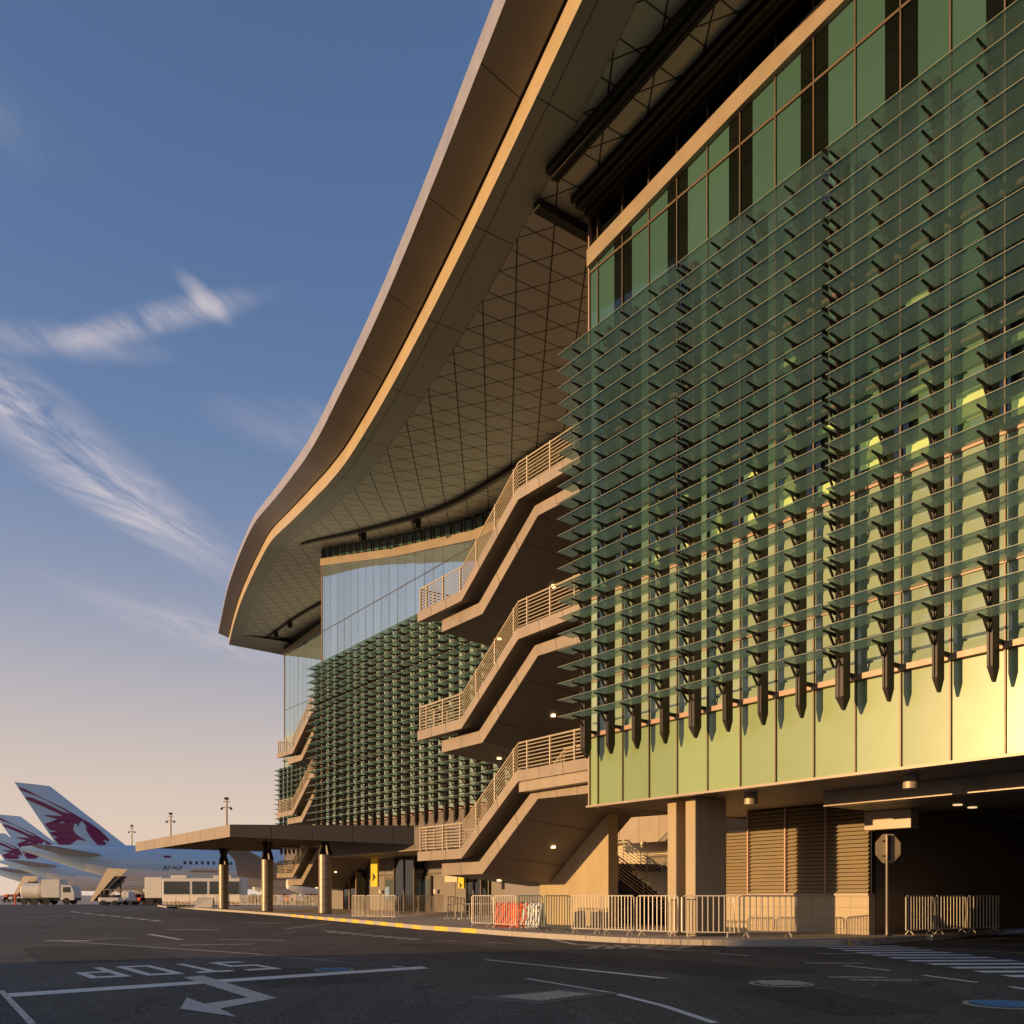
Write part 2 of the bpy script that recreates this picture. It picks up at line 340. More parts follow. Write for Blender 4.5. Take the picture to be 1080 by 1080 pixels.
def structure(o): o['kind'] = 'structure'; return o
def copy_tree(o, parent=None):
    c = o.copy(); COL.objects.link(c); c.parent = parent
    for ch in list(o.children): copy_tree(ch, c)
    return c
def interp(x, P):
    if x <= P[0][0]: (x0, y0), (x1, y1) = P[0][:2], P[1][:2]
    elif x >= P[-1][0]: (x0, y0), (x1, y1) = P[-2][:2], P[-1][:2]
    else:
        for i in range(len(P)-1):
            if P[i][0] <= x <= P[i+1][0]: (x0, y0), (x1, y1) = P[i][:2], P[i+1][:2]; break
    return y0+(y1-y0)*(x-x0)/(x1-x0)
def smooth_interp(x, P):                                            # interpolation softened over 2.5 m
    return sum(interp(x+d, P) for d in (-2.5, -1.25, 0, 1.25, 2.5))/5

# ------------------------------------------------------------------ ground, road, pavement
m = MB(); m.prism([(-1500, -300), (900, -300), (900, 3000), (-1500, 3000)], -.6, 0); structure(m.build('ground', 'apron_concrete'))
m = MB(); m.quad((-160, -60, .004), (80, -60, .004), (80, 118, .004), (-160, 118, .004)); structure(m.build('road', 'asphalt'))
kerb_px = [(166, 955.8), (207, 959.3), (259, 963), (300, 966.3), (340, 970.2), (392, 975), (444, 980.3), (500, 984.3), (540, 987.6), (583, 990.4), (620, 992.8), (660, 995), (700, 996.6), (750, 997.6), (810, 997.9), (887, 997.6), (922, 996.6), (985, 991.4), (1055, 982.5)]
kerb = [G(x, y) for x, y in kerb_px]
KT = .15
inner = [W(14.0, 40), W(95, 40), ]
poly = [(p.x, p.y) for p in kerb]+[(18.8, 33.5), (W(13.9, 44).x, W(13.9, 44).y), (W(90, 44).x, W(90, 44).y), (W(90, 24).x, W(90, 24).y)]
m = MB(); m.prism(poly, .01, KT-.004); o = m.build('pavement', 'paving'); structure(o)
# kerbstones: painted yellow and bare in turn
def resample(pts, step):
    out = [pts[0].copy()]; acc = 0
    for a, b in zip(pts, pts[1:]):
        L = (b-a).length; t = step-acc
        while t <= L: out.append(a+(b-a)*t/L); t += step
        acc = (acc+L) % step
    return out
kp = resample(kerb, 1.0)
mk = MB()
for i in range(len(kp)-1):
    a, b = kp[i], kp[i+1]; d = (b-a).normalized(); n = Vector((-d.y, d.x, 0)) * .16
    if n.dot(Vector((1, 1, 0))) < 0: n = -n
    a2 = a+d*.006; b2 = b-d*.006; mid = px = 540+F_*a.x/a.y
    yel = 1 if ((300 < px < 506 or 815 < px < 910) and i % 2 == 0) else 0
    z = KT
    mk.hexa([a2-n*.06, b2-n*.06, b2+n, a2+n]+[(p-n*.06*0)+Vector((0, 0, z)) for p in (a2, b2, b2+n, a2+n)], mi=yel)
structure(mk.build('kerb', ['kerb', 'yellow']))

# ------------------------------------------------------------------ roof
FZ = [(0, 21.05), (12.5, 20.75), (20, 20.2), (30, 19.75), (39.3, 19.95), (48.6, 21.9), (59, 24.4), (68, 25.2), (77, 25.6), (87, 25.4), (95, 25.0)]
F = lambda s: smooth_interp(s, FZ)
def drop(s): return .16+.55*min(1, max(0, (s-40)/45))
H3f = lambda s: F(s)-drop(s)
def solve(pxs, Hf):
    out = []
    for x, y in pxs:
        Y = 30
        for _ in range(200):
            X = (x-540)/F_*Y; s = CA*Y-SA*X; Y = .7*Y+.3*Hf(s)*F_/(HY-y)
        X = (x-540)/F_*Y; s = CA*Y-SA*X; out.append((s, CA*X+SA*Y, Hf(s)))
    return out
L0 = [(519, 0), (490, 80), (459, 158), (436, 220), (412, 278), (386, 340), (361, 395), (326, 460), (308, 488), (278, 529.5), (262.4, 554), (251.7, 580), (239.4, 616), (229.3, 669)]
L1 = [(533.4, 0), (490, 110), (470.6, 158), (447, 220), (422, 278), (396, 340), (371, 390), (336, 460), (321, 485), (290, 525.5), (267.6, 553), (254.5, 580), (240.7, 617.6), (229.7, 670)]
L2 = [(597.6, 0), (568, 65), (535, 140), (511, 190), (497, 220), (464, 283), (438, 340), (404, 403), (370, 458), (344, 496), (310, 531), (287, 557), (272.5, 580), (259, 610), (250, 638), (241.4, 671.4)]
L3 = [(613.8, 0), (580.7, 70), (548, 140), (536.7, 163), (509.4, 220), (476.7, 287), (449.4, 340), (410, 413), (383, 460), (345, 511), (313, 544), (290, 566), (280, 580), (266.7, 606), (255, 632), (245, 663), (239.4, 689)]
L5 = [(675, 0), (659, 37), (578, 189), (550, 246), (511, 315), (461, 398), (440.6, 425), (421, 456), (405, 479), (390, 498.5), (370, 517), (340, 545), (308, 570), (299, 580), (281, 608.5), (270.6, 632), (261.5, 654), (255.6, 678.5)]
c3 = solve(L3, H3f); c5 = solve(L5, lambda s: H3f(s)+.3*drop(s)); c1 = solve(L1, lambda s: H3f(s)+.95)
def curve(c, k=2.5):
    P = [(q[0], q[1]) for q in c]
    return lambda s: sum(interp(s+d, P) for d in (-k, -k/2, 0, k/2, k))/5
D3, D5, D1 = curve(c3), curve(c5), curve(c1)
S_END = 88.0
def topH(s):                                                       # height of the outer lip's top edge, from its thickness
    return H3f(s)+.95+interp(s, [(0, .80), (17, .74), (28, .70), (40, .66), (57, .50), (73, .35), (88, .15)])
sg = [-8+i*1.0 for i in range(97)]; sg[-1] = S_END
roof = thing('terminal_roof', 'long sweeping bronze roof overhang with a bright lit fascia line, above all the glass blocks', 'roof', W(30, 20, 21))
def ribbon(name, ma, fa, fb, nsub=1, thick=None, uvmode='t'):
    m = MB()
    for s0, s1 in zip(sg, sg[1:]):
        for k in range(nsub):
            t0, t1 = k/nsub, (k+1)/nsub
            P = []
            UV = []
            for s, t in ((s0, t0), (s1, t0), (s1, t1), (s0, t1)):
                D0, h0 = fa(s); D9, h9 = fb(s); D = D0+(D9-D0)*t; h = h0+(h9-h0)*t
                P.append(W(s, D, h+EYE)); UV.append((D, s))
            m.quad(*P, uvs=UV)
    return m.build(name, ma, roof, smooth=True)
e0 = lambda s: (D1(s), topH(s)); e1 = lambda s: (D1(s), H3f(s)+.95); e2 = lambda s: (D3(s), H3f(s)+.68); e3 = lambda s: (D3(s), H3f(s))
def along(fa, fb, t, dz=0): return lambda s: (fa(s)[0]+(fb(s)[0]-fa(s)[0])*t, fa(s)[1]+(fb(s)[1]-fa(s)[1])*t+dz)
e5 = lambda s: (D5(s), H3f(s)+.3*drop(s))
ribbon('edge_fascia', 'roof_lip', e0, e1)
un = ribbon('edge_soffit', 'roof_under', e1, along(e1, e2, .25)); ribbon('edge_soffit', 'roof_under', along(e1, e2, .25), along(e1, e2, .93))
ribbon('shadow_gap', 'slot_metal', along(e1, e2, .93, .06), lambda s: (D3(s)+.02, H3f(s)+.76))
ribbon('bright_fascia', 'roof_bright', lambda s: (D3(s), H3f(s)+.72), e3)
ribbon('border_panel', 'roof_band', e3, along(e3, e5, .27)); ribbon('border_panel', 'roof_band', along(e3, e5, .285), along(e3, e5, .99))
ribbon('panel_joint', 'slot_metal', along(e3, e5, .268, .02), along(e3, e5, .288, .02))
def gD(s): return interp(s, [(0, 17.6), (20.3, 17.6), (22, 22), (36, 26.3), (59, 26.3), (62, 30), (66, 34.5), (90, 34.5)])
fin = lambda s: (gD(s)-.9, F(s)-.05); deep = lambda s: (48, F(s)+.3)
ribbon('triangulated_soffit', 'roof_soffit', e5, fin, 3); ribbon('triangulated_soffit', 'roof_soffit', fin, deep, 4)
ribbon('roof_deck', 'roof_lip', lambda s: (D1(s), topH(s)-.01), lambda s: (48, topH(s)+1.6), 2)
m = MB()
for z0s in (S_END, ):
    a, b_ = e0(z0s), e1(z0s); q = [W(z0s, a[0], a[1]+EYE), W(z0s, b_[0], b_[1]+EYE), W(z0s, D3(z0s), e2(z0s)[1]+EYE), W(z0s, D3(z0s), e3(z0s)[1]+EYE), W(z0s, 36, F(z0s)-.9+EYE), W(z0s, 48, F(z0s)+EYE), W(z0s, 48, topH(z0s)+1.6+EYE)]
    m.add(q, [(0, 1, 2), (0, 2, 6), (2, 3, 4), (2, 4, 6), (4, 5, 6)])
m.build('end_cap', 'roof_lip', roof)
# closing strip under the far end
m = MB(); sE = S_END
m.quad(W(sE, D3(sE), H3f(sE)+EYE), W(sE, 44, F(sE)-1.1+EYE), W(sE-3, 44, F(sE)-.2+EYE), W(sE-3, D5(sE-3), e5(sE-3)[1]-.02+EYE), uvs=[(0, 0)]*4); m.build('end_strip', 'roof_band', roof)
# slotted tracks hanging under the soffit
def track(s0, s1, D0, D1_, dz, nslat, name='gantry_track', lab=None, matn='slot_metal', step=1.0):
    t = MB(); n = max(1, int(abs(s1-s0)/step))
    for k in range(nslat):
        w = (D1_-D0)/nslat; a = D0+k*w
        rings = []
        for i in range(n+1):
            s = s0+(s1-s0)*i/n; h = F(s)+EYE-dz-.05*(k % 2)-.03*k
            rings.append([W(s, a, h), W(s, a+w*.72, h), W(s, a+w*.72, h+.12), W(s, a, h+.12)])
        t.loft(rings)
    t2 = MB(); rings = []
    for i in range(n+1):
        s = s0+(s1-s0)*i/n; h = F(s)+EYE-dz+.10
        rings.append([W(s, D0, h), W(s, D1_, h), W(s, D1_, h+.12), W(s, D0, h+.12)])
    t2.loft(rings)
    o = t.build(name, matn, roof); t2.build('track_back', 'slot_metal', o)
    return o
track(19.6, -6, 15.35, 15.82, .32, 3)
track(20.05, -6, 16.62, 17.5, .22, 5)
t = MB(); t.loft([[W(s_, D_, F(20)+EYE-dz_) for s_, dz_ in ((20.45, .45), (20.75, .45), (20.75, .2), (20.45, .2))] for D_ in (15.8, 17.9)]); t.build('cross_track', 'slot_metal', roof)
track(58, 30, 24.25, 24.5, .3, 1, matn='track_metal'); track(87, 67, 32.1, 32.35, .35, 1, matn='track_metal')
for s_, D_ in ((49, 24.4), (42.5, 24.4), (83, 32.2), (79.5, 32.2)):
    t = MB(); h = F(s_)+EYE
    t.sbox(s_-.16, s_-.06, D_-.15, D_+.2, h-.8, h-.3); t.sbox(s_+.06, s_+.16, D_-.15, D_+.2, h-.8, h-.3); t.sbox(s_-.25, s_+.25, D_-.16, D_+.16, h-.42, h-.3)
    t.build('trolley', 'dark_metal', roof)

# ------------------------------------------------------------------ glazed blocks
BH = .50                                                          # beige band height
def band_low(i, s):
    if i == 0: return interp(s, [(-5, 20.4), (11.6, 19.6), (15, 19.27), (20.4, 18.6)])
    if i == 1: return interp(s, [(30, 18.3), (39.3, 18.66), (48.6, 20.56), (59, 23.1)])
    return interp(s, [(60, 24.6), (77.6, 24.5), (88, 23.9)])
def block(i, lab, s_c, D0, nb, nseg, rows, top_mat, low_mat, sp_mat='glass_spandrel'):
    sp = 1.057; s_n = s_c-.35-sp*(nb)
    r = thing('terminal_block', lab, 'building', W(s_c, D0, 0), group='glazed blocks of the terminal')
    L = lambda h: h+EYE
    # core behind the glass and the ground floor
    m = MB(); m.sbox(s_n, s_c-.02, D0+.04, D0+16, L(2.72), L(18.2)); m.build('core', 'black_wall', r)
    ps = [s_c]+[s_c-.35-sp*k for k in range(nb+1)]
    for k in range(len(ps)-1):
        a, b_ = ps[k], ps[k+1]; m = MB()
        def pane(h0a, h1a, mi, sa=a, sb=b_, h0b=None, h1b=None, dd=0.0, jit=True):
            h0b = h0a if h0b is None else h0b; h1b = h1a if h1b is None else h1b
            j = random.uniform(-.007, .004); j2 = random.uniform(-.007, .004)
            m.quad(W(sa, D0+dd+j, L(h0a)), W(sb, D0+dd+j2, L(h0b)), W(sb, D0+dd+j2, L(h1b)), W(sa, D0+dd+j, L(h1a)), mi=mi)
        m.cur = 0
        pane(2.66, 4.66, 3)
        pane(4.78, 6.3, 2); pane(6.4, 8.74, 2)
        bl_a, bl_b = band_low(i, a), band_low(i, b_)
        dark_q = (k % 2 == 1) and i == 0
        # dark strip .75 m wide centred on every second mullion
        segs = []
        mid_d = .37
        zones = [(8.86, 10.85), (10.93, 13.3), (13.4, 16.0), (16.0, 18.46)]
        if k == 0: parts = [(a, b_, 0)]
        elif dark_q: parts = [(a, b_+mid_d, 0), (b_+mid_d, b_, 1)]
        elif i: parts = [(a, b_, 0)]
        else: parts = [(a, a-mid_d, 1), (a-mid_d, b_, 0)]
        for sa, sb, q in parts:
            for zi, (h0, h1) in enumerate(zones):
                pane(h0, h1, ((2 if i and zi < 3 else (5 if (zi == 0 and not i) else 0)) if q == 0 else 1), sa, sb)
            pane(18.52, band_low(i, sa), (0 if q == 0 else 1), sa, sb, 18.52, band_low(i, sb))
        ct = [F(s)+.05 for s in (a, b_)]
        pane(bl_a+BH, ct[0], 1, a, b_, bl_b+BH, ct[1], dd=.05)
        if i == 1:
            for q in (0, ):
                w = (a-b_)*.55; pane(bl_a+BH+.12, bl_a+BH+.70, 4, a-.1, a-.1-w, bl_b+BH+.12, bl_b+BH+.68, dd=.02)
        m.build('glazing_bay', [top_mat, 'glass_dark', low_mat, sp_mat, 'glass_green', 'glass_mid'], r)
        m = MB(); a_ = b_
        mw, md_ = (.015, .045) if i == 0 else (.011, .012); m.sbox(a_-mw, a_+mw, D0-md_, D0-.005, L(2.66), L(band_low(i, a_))); m.sbox(a_-.02, a_+.02, D0-.05, D0+.0, L(band_low(i, a_)+BH), L(F(a_)+.1))
        m.build('mullion', 'mullion_metal' if i == 0 else 'glass_joint', r)
    # glowing panes on the glass face, imitating light from inside
    for (q, h, w_, t_) in ([(1, 9.0, .5, .35), (2, 9.2, .55, .25), (3, 9.0, .6, .45), (4, 9.1, .5, .2), (5, 9.15, .6, .5), (6, 9.0, .5, .3), (7, 9.1, .62, .55), (8, 9.0, .5, .25), (9, 9.2, .6, .6), (10, 9.0, .5, .35), (11, 9.3, .6, .6), (12, 9.0, .55, .4), (13, 9.2, .6, .5), (2, 10.3, .5, .12), (4, 10.4, .5, .14), (6, 10.2, .5, .12), (8, 10.4, .55, .14), (10, 10.3, .55, .14), (12, 10.4, .5, .14), (1, 7.4, .3, .1), (5, 12.1, .5, .1), (7, 12.4, .5, .12), (10, 12.2, .5, .12), (3, 14.2, .3, .1)] if i == 0 else []):
        m = MB(); s1 = ps[q+1]; m.quad(W(s1+.95-w_, D0-.014, L(h)), W(s1+.95, D0-.014, L(h)), W(s1+.95, D0-.014, L(h+t_)), W(s1+.95-w_, D0-.014, L(h+t_))); m.build('interior_glow', 'glow_pane', r)
    # corner trim, transoms, sill, band, base rail
    m = MB(); m.sbox(s_c, s_c+.05, D0-.06, D0+.3, L(2.66), L(F(s_c)+.1)); m.build('corner_trim', 'sill_metal', r)
    for h, t_ in ((6.3, .1), (8.74, .12), (10.85, .08), (13.3, .1), (18.46, .06)):
        m = MB(); t_ = t_ if (i == 0 or h < 9) else .03; m.sbox(s_n, s_c-.003, D0-(.045 if i == 0 else .014), D0-.008, L(h), L(h+t_)); m.build('transom', 'sill_metal' if h < 9 else 'mullion_metal', r)
    m = MB(); m.sbox(s_n, s_c+.05, D0-.14, D0-.002, L(4.66), L(4.78)); m.build('sill', 'sill_metal', r)
    m = MB(); m.sbox(s_n, s_c+.08, D0-.12, D0+.1, L(2.60), L(2.66)); m.build('base_rail', 'cladding', r)
    m = MB(); rings = []
    for k in range(len(ps)):
        s = ps[k]; h = band_low(i, s); rings.append([W(s, D0-.16, L(h)), W(s, D0+.05, L(h)), W(s, D0+.05, L(h+BH)), W(s, D0-.16, L(h+BH))])
    m.loft(rings); m.build('beige_band', 'cladding', r)
    # underside of the overhang
    m = MB(); m.quad(W(s_c+.05, D0+.1, L(2.64)), W(s_n, D0+.1, L(2.64)), W(s_n, D0+8, L(2.64)), W(s_c+.05, D0+8, L(2.64)), uvs=[(D0, s_c), (D0, s_n), (D0+8, s_n), (D0+8, s_c)])
    m.build('overhang_soffit', 'under_soffit', r)
    m = MB(); m.sbox(s_c, s_c+.04, D0+.3, D0+16, L(2.6), L(F(s_c))); m.build('end_wall', 'cladding', r)
    # louvre posts with bracket arms
    for k in range(nb+1):
        s = s_c-.35-sp*k; m = MB()
        for ds in ((-.045, .045) if k % 4 else (-.10, -.03, .04, .11)):
            pass
        pw = .055 if k % 4 else .10
        z0, z1 = L(4.25), L(5.18+.4776*(rows-1)+.28)
        m.sbox(s-pw, s-.012, D0-.62, D0-.36, z0, z1); m.sbox(s+.012, s+pw, D0-.62, D0-.36, z0, z1)
        m.hexa([W(s-.02, D0-.5, L(3.98)), W(s-.02, D0-.42, L(3.98)), W(s+.02, D0-.42, L(3.98)), W(s+.02, D0-.5, L(3.98)), W(s-pw, D0-.62, z0-.002), W(s-pw, D0-.36, z0-.002), W(s+pw, D0-.36, z0-.002), W(s+pw, D0-.62, z0-.002)])
        for hb in (4.72, 8.8, 13.35): m.sbox(s-.03, s+.03, D0-.36, D0-.06, L(hb), L(hb+.09))
        for rr in range(rows):
            h = 5.18+.4776*rr
            for ds in ((0, ) if k % 4 else (-.09, .09)):
                if k == 0 and ds > 0: continue
                q = s+ds
                w_ = .015
                m.hexa([W(q-w_, D0-1.10, L(h-.055)), W(q-w_, D0-.63, L(h-.12)), W(q+w_, D0-.63, L(h-.12)), W(q+w_, D0-1.10, L(h-.055)), W(q-w_, D0-1.10, L(h-.022)), W(q-w_, D0-.63, L(h-.03)), W(q+w_, D0-.63, L(h-.03)), W(q+w_, D0-1.10, L(h-.022))])
                m.hexa([W(q-.012, D0-.72, L(h-.30)), W(q-.012, D0-.63, L(h-.30)), W(q+.012, D0-.63, L(h-.30)), W(q+.012, D0-.72, L(h-.30)), W(q-.012, D0-.88, L(h-.08)), W(q-.012, D0-.80, L(h-.08)), W(q+.012, D0-.80, L(h-.08)), W(q+.012, D0-.88, L(h-.08))])
        m.build('louvre_post', 'post_metal', r)
    # glass blades
    step = nb//nseg
    for rr in range(rows):
        h = 5.18+.4776*rr
        for g in range(nseg):
            a = s_c-.35-sp*step*g-.05 if g else s_c+.12; b_ = s_c-.35-sp*step*(g+1)+.05
            m = MB(); tl = random.uniform(-.010, .010)
            A_ = [W(a, D0-1.16, L(h+.008+tl)), W(a, D0-.60, L(h-.008)), W(b_, D0-.60, L(h-.008+.3*tl)), W(b_, D0-1.16, L(h+.008+tl))]
            m.add(A_, [(0, 1, 2, 3)], mi=0)
            m.hexa([W(a, D0-1.172, L(h+.002+tl)), W(a, D0-1.16, L(h+.002+tl)), W(b_, D0-1.16, L(h+.002+tl)), W(b_, D0-1.172, L(h+.002+tl)), W(a, D0-1.172, L(h+.015+tl)), W(a, D0-1.16, L(h+.015+tl)), W(b_, D0-1.16, L(h+.015+tl)), W(b_, D0-1.172, L(h+.015+tl))], mi=1)
            m.build('louvre_blade', ['blade_glass', 'blade_edge'], r)
    return r
mat('under_soffit', (.26, .21, .155), .6, .1, .08, 1.0); uvlines(MATS['under_soffit'], [(0, 1/2.1, .2, .004), (1/2.4, 0, .1, .004)])
b1 = block(0, 'nearest glass block of the terminal, green glazing behind large tilted glass louvres at the right', 20.3, 17.6, 16, 4, 23, 'glass_green', 'glass_pale')
b2 = block(1, 'middle glass block of the terminal, pale sky reflecting glass above a dense louvre grid', 59.0, 26.3, 24, 4, 23, 'glass_sky', 'glass_sky_pale', 'door_metal')
b3 = block(2, 'farthest narrow slice of glass block under the end of the roof', 86.5, 34.5, 20, 2, 16, 'glass_sky', 'glass_sky_pale', 'door_metal')

# ------------------------------------------------------------------ ground floor under the near block
L = lambda h: h+EYE
def fin_pillar(s, D, ws, wd, lab):
    m = MB(); m.sbox(s-ws, s, D, D+wd, KT, L(2.635)); o = m.build('concrete_pillar', 'concrete', None, bevel=.015)
    return tag(o, lab, 'pillar', 'pillars under the near block')
fin_pillar(17.62, 18.07, .33, 1.25, 'left one of the two flat concrete pillars beside the barriers')
fin_pillar(16.95, 18.07, .36, 1.25, 'right one of two flat concrete pillars, its broad side in shade')
def shutter_wall(s0, s1, D, zt, lab, ndiv, base=True):
    r = thing('louvred_wall', lab, 'wall', W((s0+s1)/2, D, KT))
    zb = L(0.02)
    m = MB(); m.sbox(s1, s0, D, D+.3, KT, zb-.04); 
    for p in range(len(m.v)):
        v = m.v[p]; m.uv[p] = ((CA*v.y-SA*v.x)*1.0, v.z)
    m.build('tiled_base', 'tile', r)
    m = MB(); m.sbox(s1, s0, D-.04, D+.3, zb-.04, zb+.03); m.build('ledge', 'cladding', r)
    n = int((zt-zb)/.115); w = (s0-s1)/ndiv
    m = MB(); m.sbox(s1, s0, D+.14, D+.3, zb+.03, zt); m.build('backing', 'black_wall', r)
    for d in range(ndiv):
        m = MB(); a = s0-w*d-.05; b_ = s0-w*(d+1)+.05
        for k in range(n):
            z = zb+.05+k*.115
            m.hexa([W(b_, D+.02, z), W(b_, D+.03, z), W(a, D+.03, z), W(a, D+.02, z), W(b_, D+.11, z+.10), W(b_, D+.12, z+.10), W(a, D+.12, z+.10), W(a, D+.11, z+.10)])
        m.build('louvre_panel', 'shutter', r)
        m = MB(); m.sbox(a+.005, a+.055, D-.01, D+.14, zb+.03, zt); m.build('frame', 'sill_metal', r)
    return r
shutter_wall(18.5, 14.3, 22.5, L(2.63), 'sunlit beige louvred wall on a tiled base, right of the pillars', 3)
shutter_wall(22.4, 18.52, 24.2, L(2.2), 'recessed louvred wall in shade directly behind the twin pillars', 3)
m = MB(); m.sbox(14.3, 14.34, 22.85, 44, KT, L(2.63)); tag(m.build('side_wall', 'door_metal'), 'dark side wall running back into the covered roadway', 'wall')
r = thing('downstand_beam', 'long clad beam under the overhang with sunlit lower edge, over the dark roadway', 'beam', W(10, 20, L(2.3)))
sB = 14.0
for k in range(8):
    m = MB(); m.sbox(sB-2.05, sB-.008, 20, 20.5, L(2.27), L(2.632)); m.build('panel', 'cladding', r); sB -= 2.05
m = MB(); m.sbox(14.0-16.4, 14.0, 20.5, 23.5, L(2.272), L(2.30)); m.build('soffit', 'deck_soffit', r)
m = MB(); m.sbox(12.9, 14.25, 22.2, 22.6, L(1.76), L(2.268)); tag(m.build('bulkhead_box', 'cladding', bevel=.01), 'small beige bulkhead box hanging beside the louvred wall corner', 'bulkhead')
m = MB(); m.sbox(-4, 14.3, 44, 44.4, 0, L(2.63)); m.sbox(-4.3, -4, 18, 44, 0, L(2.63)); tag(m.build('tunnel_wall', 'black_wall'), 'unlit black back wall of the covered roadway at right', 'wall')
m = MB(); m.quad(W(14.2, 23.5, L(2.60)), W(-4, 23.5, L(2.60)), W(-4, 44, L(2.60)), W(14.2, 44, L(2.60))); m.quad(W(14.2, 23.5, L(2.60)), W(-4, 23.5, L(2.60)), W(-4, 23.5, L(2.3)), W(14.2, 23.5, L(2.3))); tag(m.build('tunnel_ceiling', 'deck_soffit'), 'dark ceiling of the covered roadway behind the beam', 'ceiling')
# things standing in the dark roadway
for k, (s_, D_, lab) in enumerate(((10.2, 30.0, 'nearer dim concrete column inside the dark roadway'), (6.6, 34.0, 'farther dim concrete column inside the dark roadway'))):
    m = MB(); m.sbox(s_-.3, s_+.3, D_, D_+.6, .01, L(2.55)); tag(m.build('roadway_column', 'concrete', bevel=.02), lab, 'column', 'columns in the covered roadway')
p = W(9.0, 28.6, .01); r = thing('meter_cabinet', 'small pale cabinet standing inside the dark roadway at right', 'cabinet', p)
m = MB(); m.sbox(8.6, 9.3, 28.6, 29.0, .01, 1.7); m.build('box', 'white_plastic', r, bevel=.02); m = MB(); m.sbox(8.65, 9.25, 28.57, 28.6, .3, 1.6); m.build('door', 'sign_back', r)
# ceiling lamps
def can_lamp(s, D, h, lab, rr=.17, hh=.3, g='cylinder lamps under the overhang'):
    p = W(s, D, L(h)); r = thing('ceiling_lamp', lab, 'lamp', p, group=g)
    m = MB(); m.cyl(p.x, p.y, p.z-hh, p.z, rr, 20); m.build('housing', 'cylinder_lamp', r, smooth=True)
    m = MB(); m.cyl(p.x, p.y, p.z-hh-.004, p.z-hh+.02, rr*.75, 16); m.build('lens', 'white_plastic', r)
def pxsoff(x, y, H):                                               # point of a ceiling at height H seen at a pixel
    Y = H*F_/(HY-y); X = (x-540)/F_*Y; return CA*Y-SA*X, CA*X+SA*Y
for (x, y, lab) in ((792, 836, 'cylinder ceiling lamp just right of the twin pillars'), (961, 817, 'cylinder ceiling lamp above the traffic sign')):
    s_, D_ = pxsoff(x, y, 2.64); can_lamp(s_, D_, 2.637, lab)
can_lamp(20.2, 23.2, 2.637, 'cylinder ceiling lamp in shade between pillar and louvred wall', .15, .26)
for k, (x, y) in enumerate(((1010, 847), (1064, 855))):
    s_, D_ = pxsoff(x, y, 2.30 if k == 0 else 2.28); D_ = min(D_, 23.2)
    p = W(s_, D_, L(2.27)); m = MB(); m.cyl(p.x, p.y, p.z-.03, p.z-.001, .11, 16)
    tag(m.build('recessed_lamp', 'lamp_far'), ('recessed round lamp under the beam, left one' if k == 0 else 'recessed round lamp under the beam, right one'), 'lamp', 'recessed lamps under the beam')

# upper bulkhead and inner stair between the stair tower and the near block
r = thing('recessed_bulkhead', 'sunlit beige panelled bulkhead above the inner staircase', 'bulkhead', W(24, 26, L(2.2)))
for k in range(8):
    m = MB(); a = 30.0-1.15*k; m.sbox(a-1.135, a, 25.6, 26.4, L(2.12), L(4.6)); m.build('panel', 'cladding', r)
m = MB(); m.sbox(20.4, 40, 28.5, 28.8, KT, L(18.5)); tag(m.build('core_wall', 'grey_wall'), 'grey rear wall in the recess behind the outer staircases', 'wall')
inner_st = r = thing('inner_staircase', 'dark steel staircase with pale rails descending to the right behind the concrete wing wall', 'staircase', W(25, 24, KT))
n = 15; sa, sb, ha, hb = 27.2, 23.0, 1.30, -1.1
m = MB()
for k in range(n):
    t0, t1 = k/n, (k+1)/n; s0 = sa+(sb-sa)*t0; s1 = sa+(sb-sa)*t1; h = ha+(hb-ha)*t1
    m.sbox(s1, s0, 23.9, 25.3, L(h-.04), L(h)); m.sbox(s0-.02, s0, 23.9, 25.3, L(h), L(h+(ha-hb)/n))
m.build('steps', 'step', r)
m = MB(); m.loft([[W(sa, D_, L(ha-.32)), W(sa, D_+.06, L(ha-.32)), W(sa, D_+.06, L(ha+.06)), W(sa, D_, L(ha+.06))] if q == 0 else [W(sb, D_, L(hb-.02)), W(sb, D_+.06, L(hb-.02)), W(sb, D_+.06, L(hb+.36)), W(sb, D_, L(hb+.36))] for q in (0, 1) for D_ in (23.84, )]); m.build('stringer', 'dark_metal', r)
m = MB(); m.sbox(sa, sa+2.4, 23.8, 27.5, L(ha-.3), L(ha)); m.build('landing', 'dark_metal', r)
for D_ in (23.8, 25.35):
    m = MB()
    for j in range(7):
        z = .18+j*.135
        m.tube([W(sa+2.3, D_, L(ha+z)), W(sa+.1, D_, L(ha+z)), W(sb, D_, L(hb+z+.1))], .018 if j < 6 else .028, 6)
    for t_ in (-.5, 0, .33, .66, 1):
        s = sa+(sb-sa)*t_; h = ha if t_ < 0 else ha+(hb-ha)*t_; m.tube([W(s, D_, L(h)), W(s, D_, L(h+1.03))], .022, 6)
    m.build('handrail', 'rail_metal', r)
m = MB(); m.sbox(22.4, 31, 27.7, 28.2, KT, L(2.6)); tag(m.build('stair_hall_wall', 'shutter'), 'ribbed beige wall behind the inner staircase', 'wall')
m = MB(); m.add([W(29.6, 23.95, KT), W(23.1, 23.95, KT), W(27.2, 23.95, L(.95)), W(29.6, 23.95, L(.95))]+[W(29.6, 24.1, KT), W(23.1, 24.1, KT), W(27.2, 24.1, L(.95)), W(29.6, 24.1, L(.95))], [(0, 1, 2, 3), (7, 6, 5, 4), (0, 4, 5, 1), (1, 5, 6, 2), (2, 6, 7, 3), (3, 7, 4, 0)]); m.build('dark_infill', 'black_wall', inner_st)  # black sheet added, standing in for the dark under the flight
can_lamp(25.9, 25.2, 2.12, 'small cylinder lamp under the beige bulkhead', .12, .22)

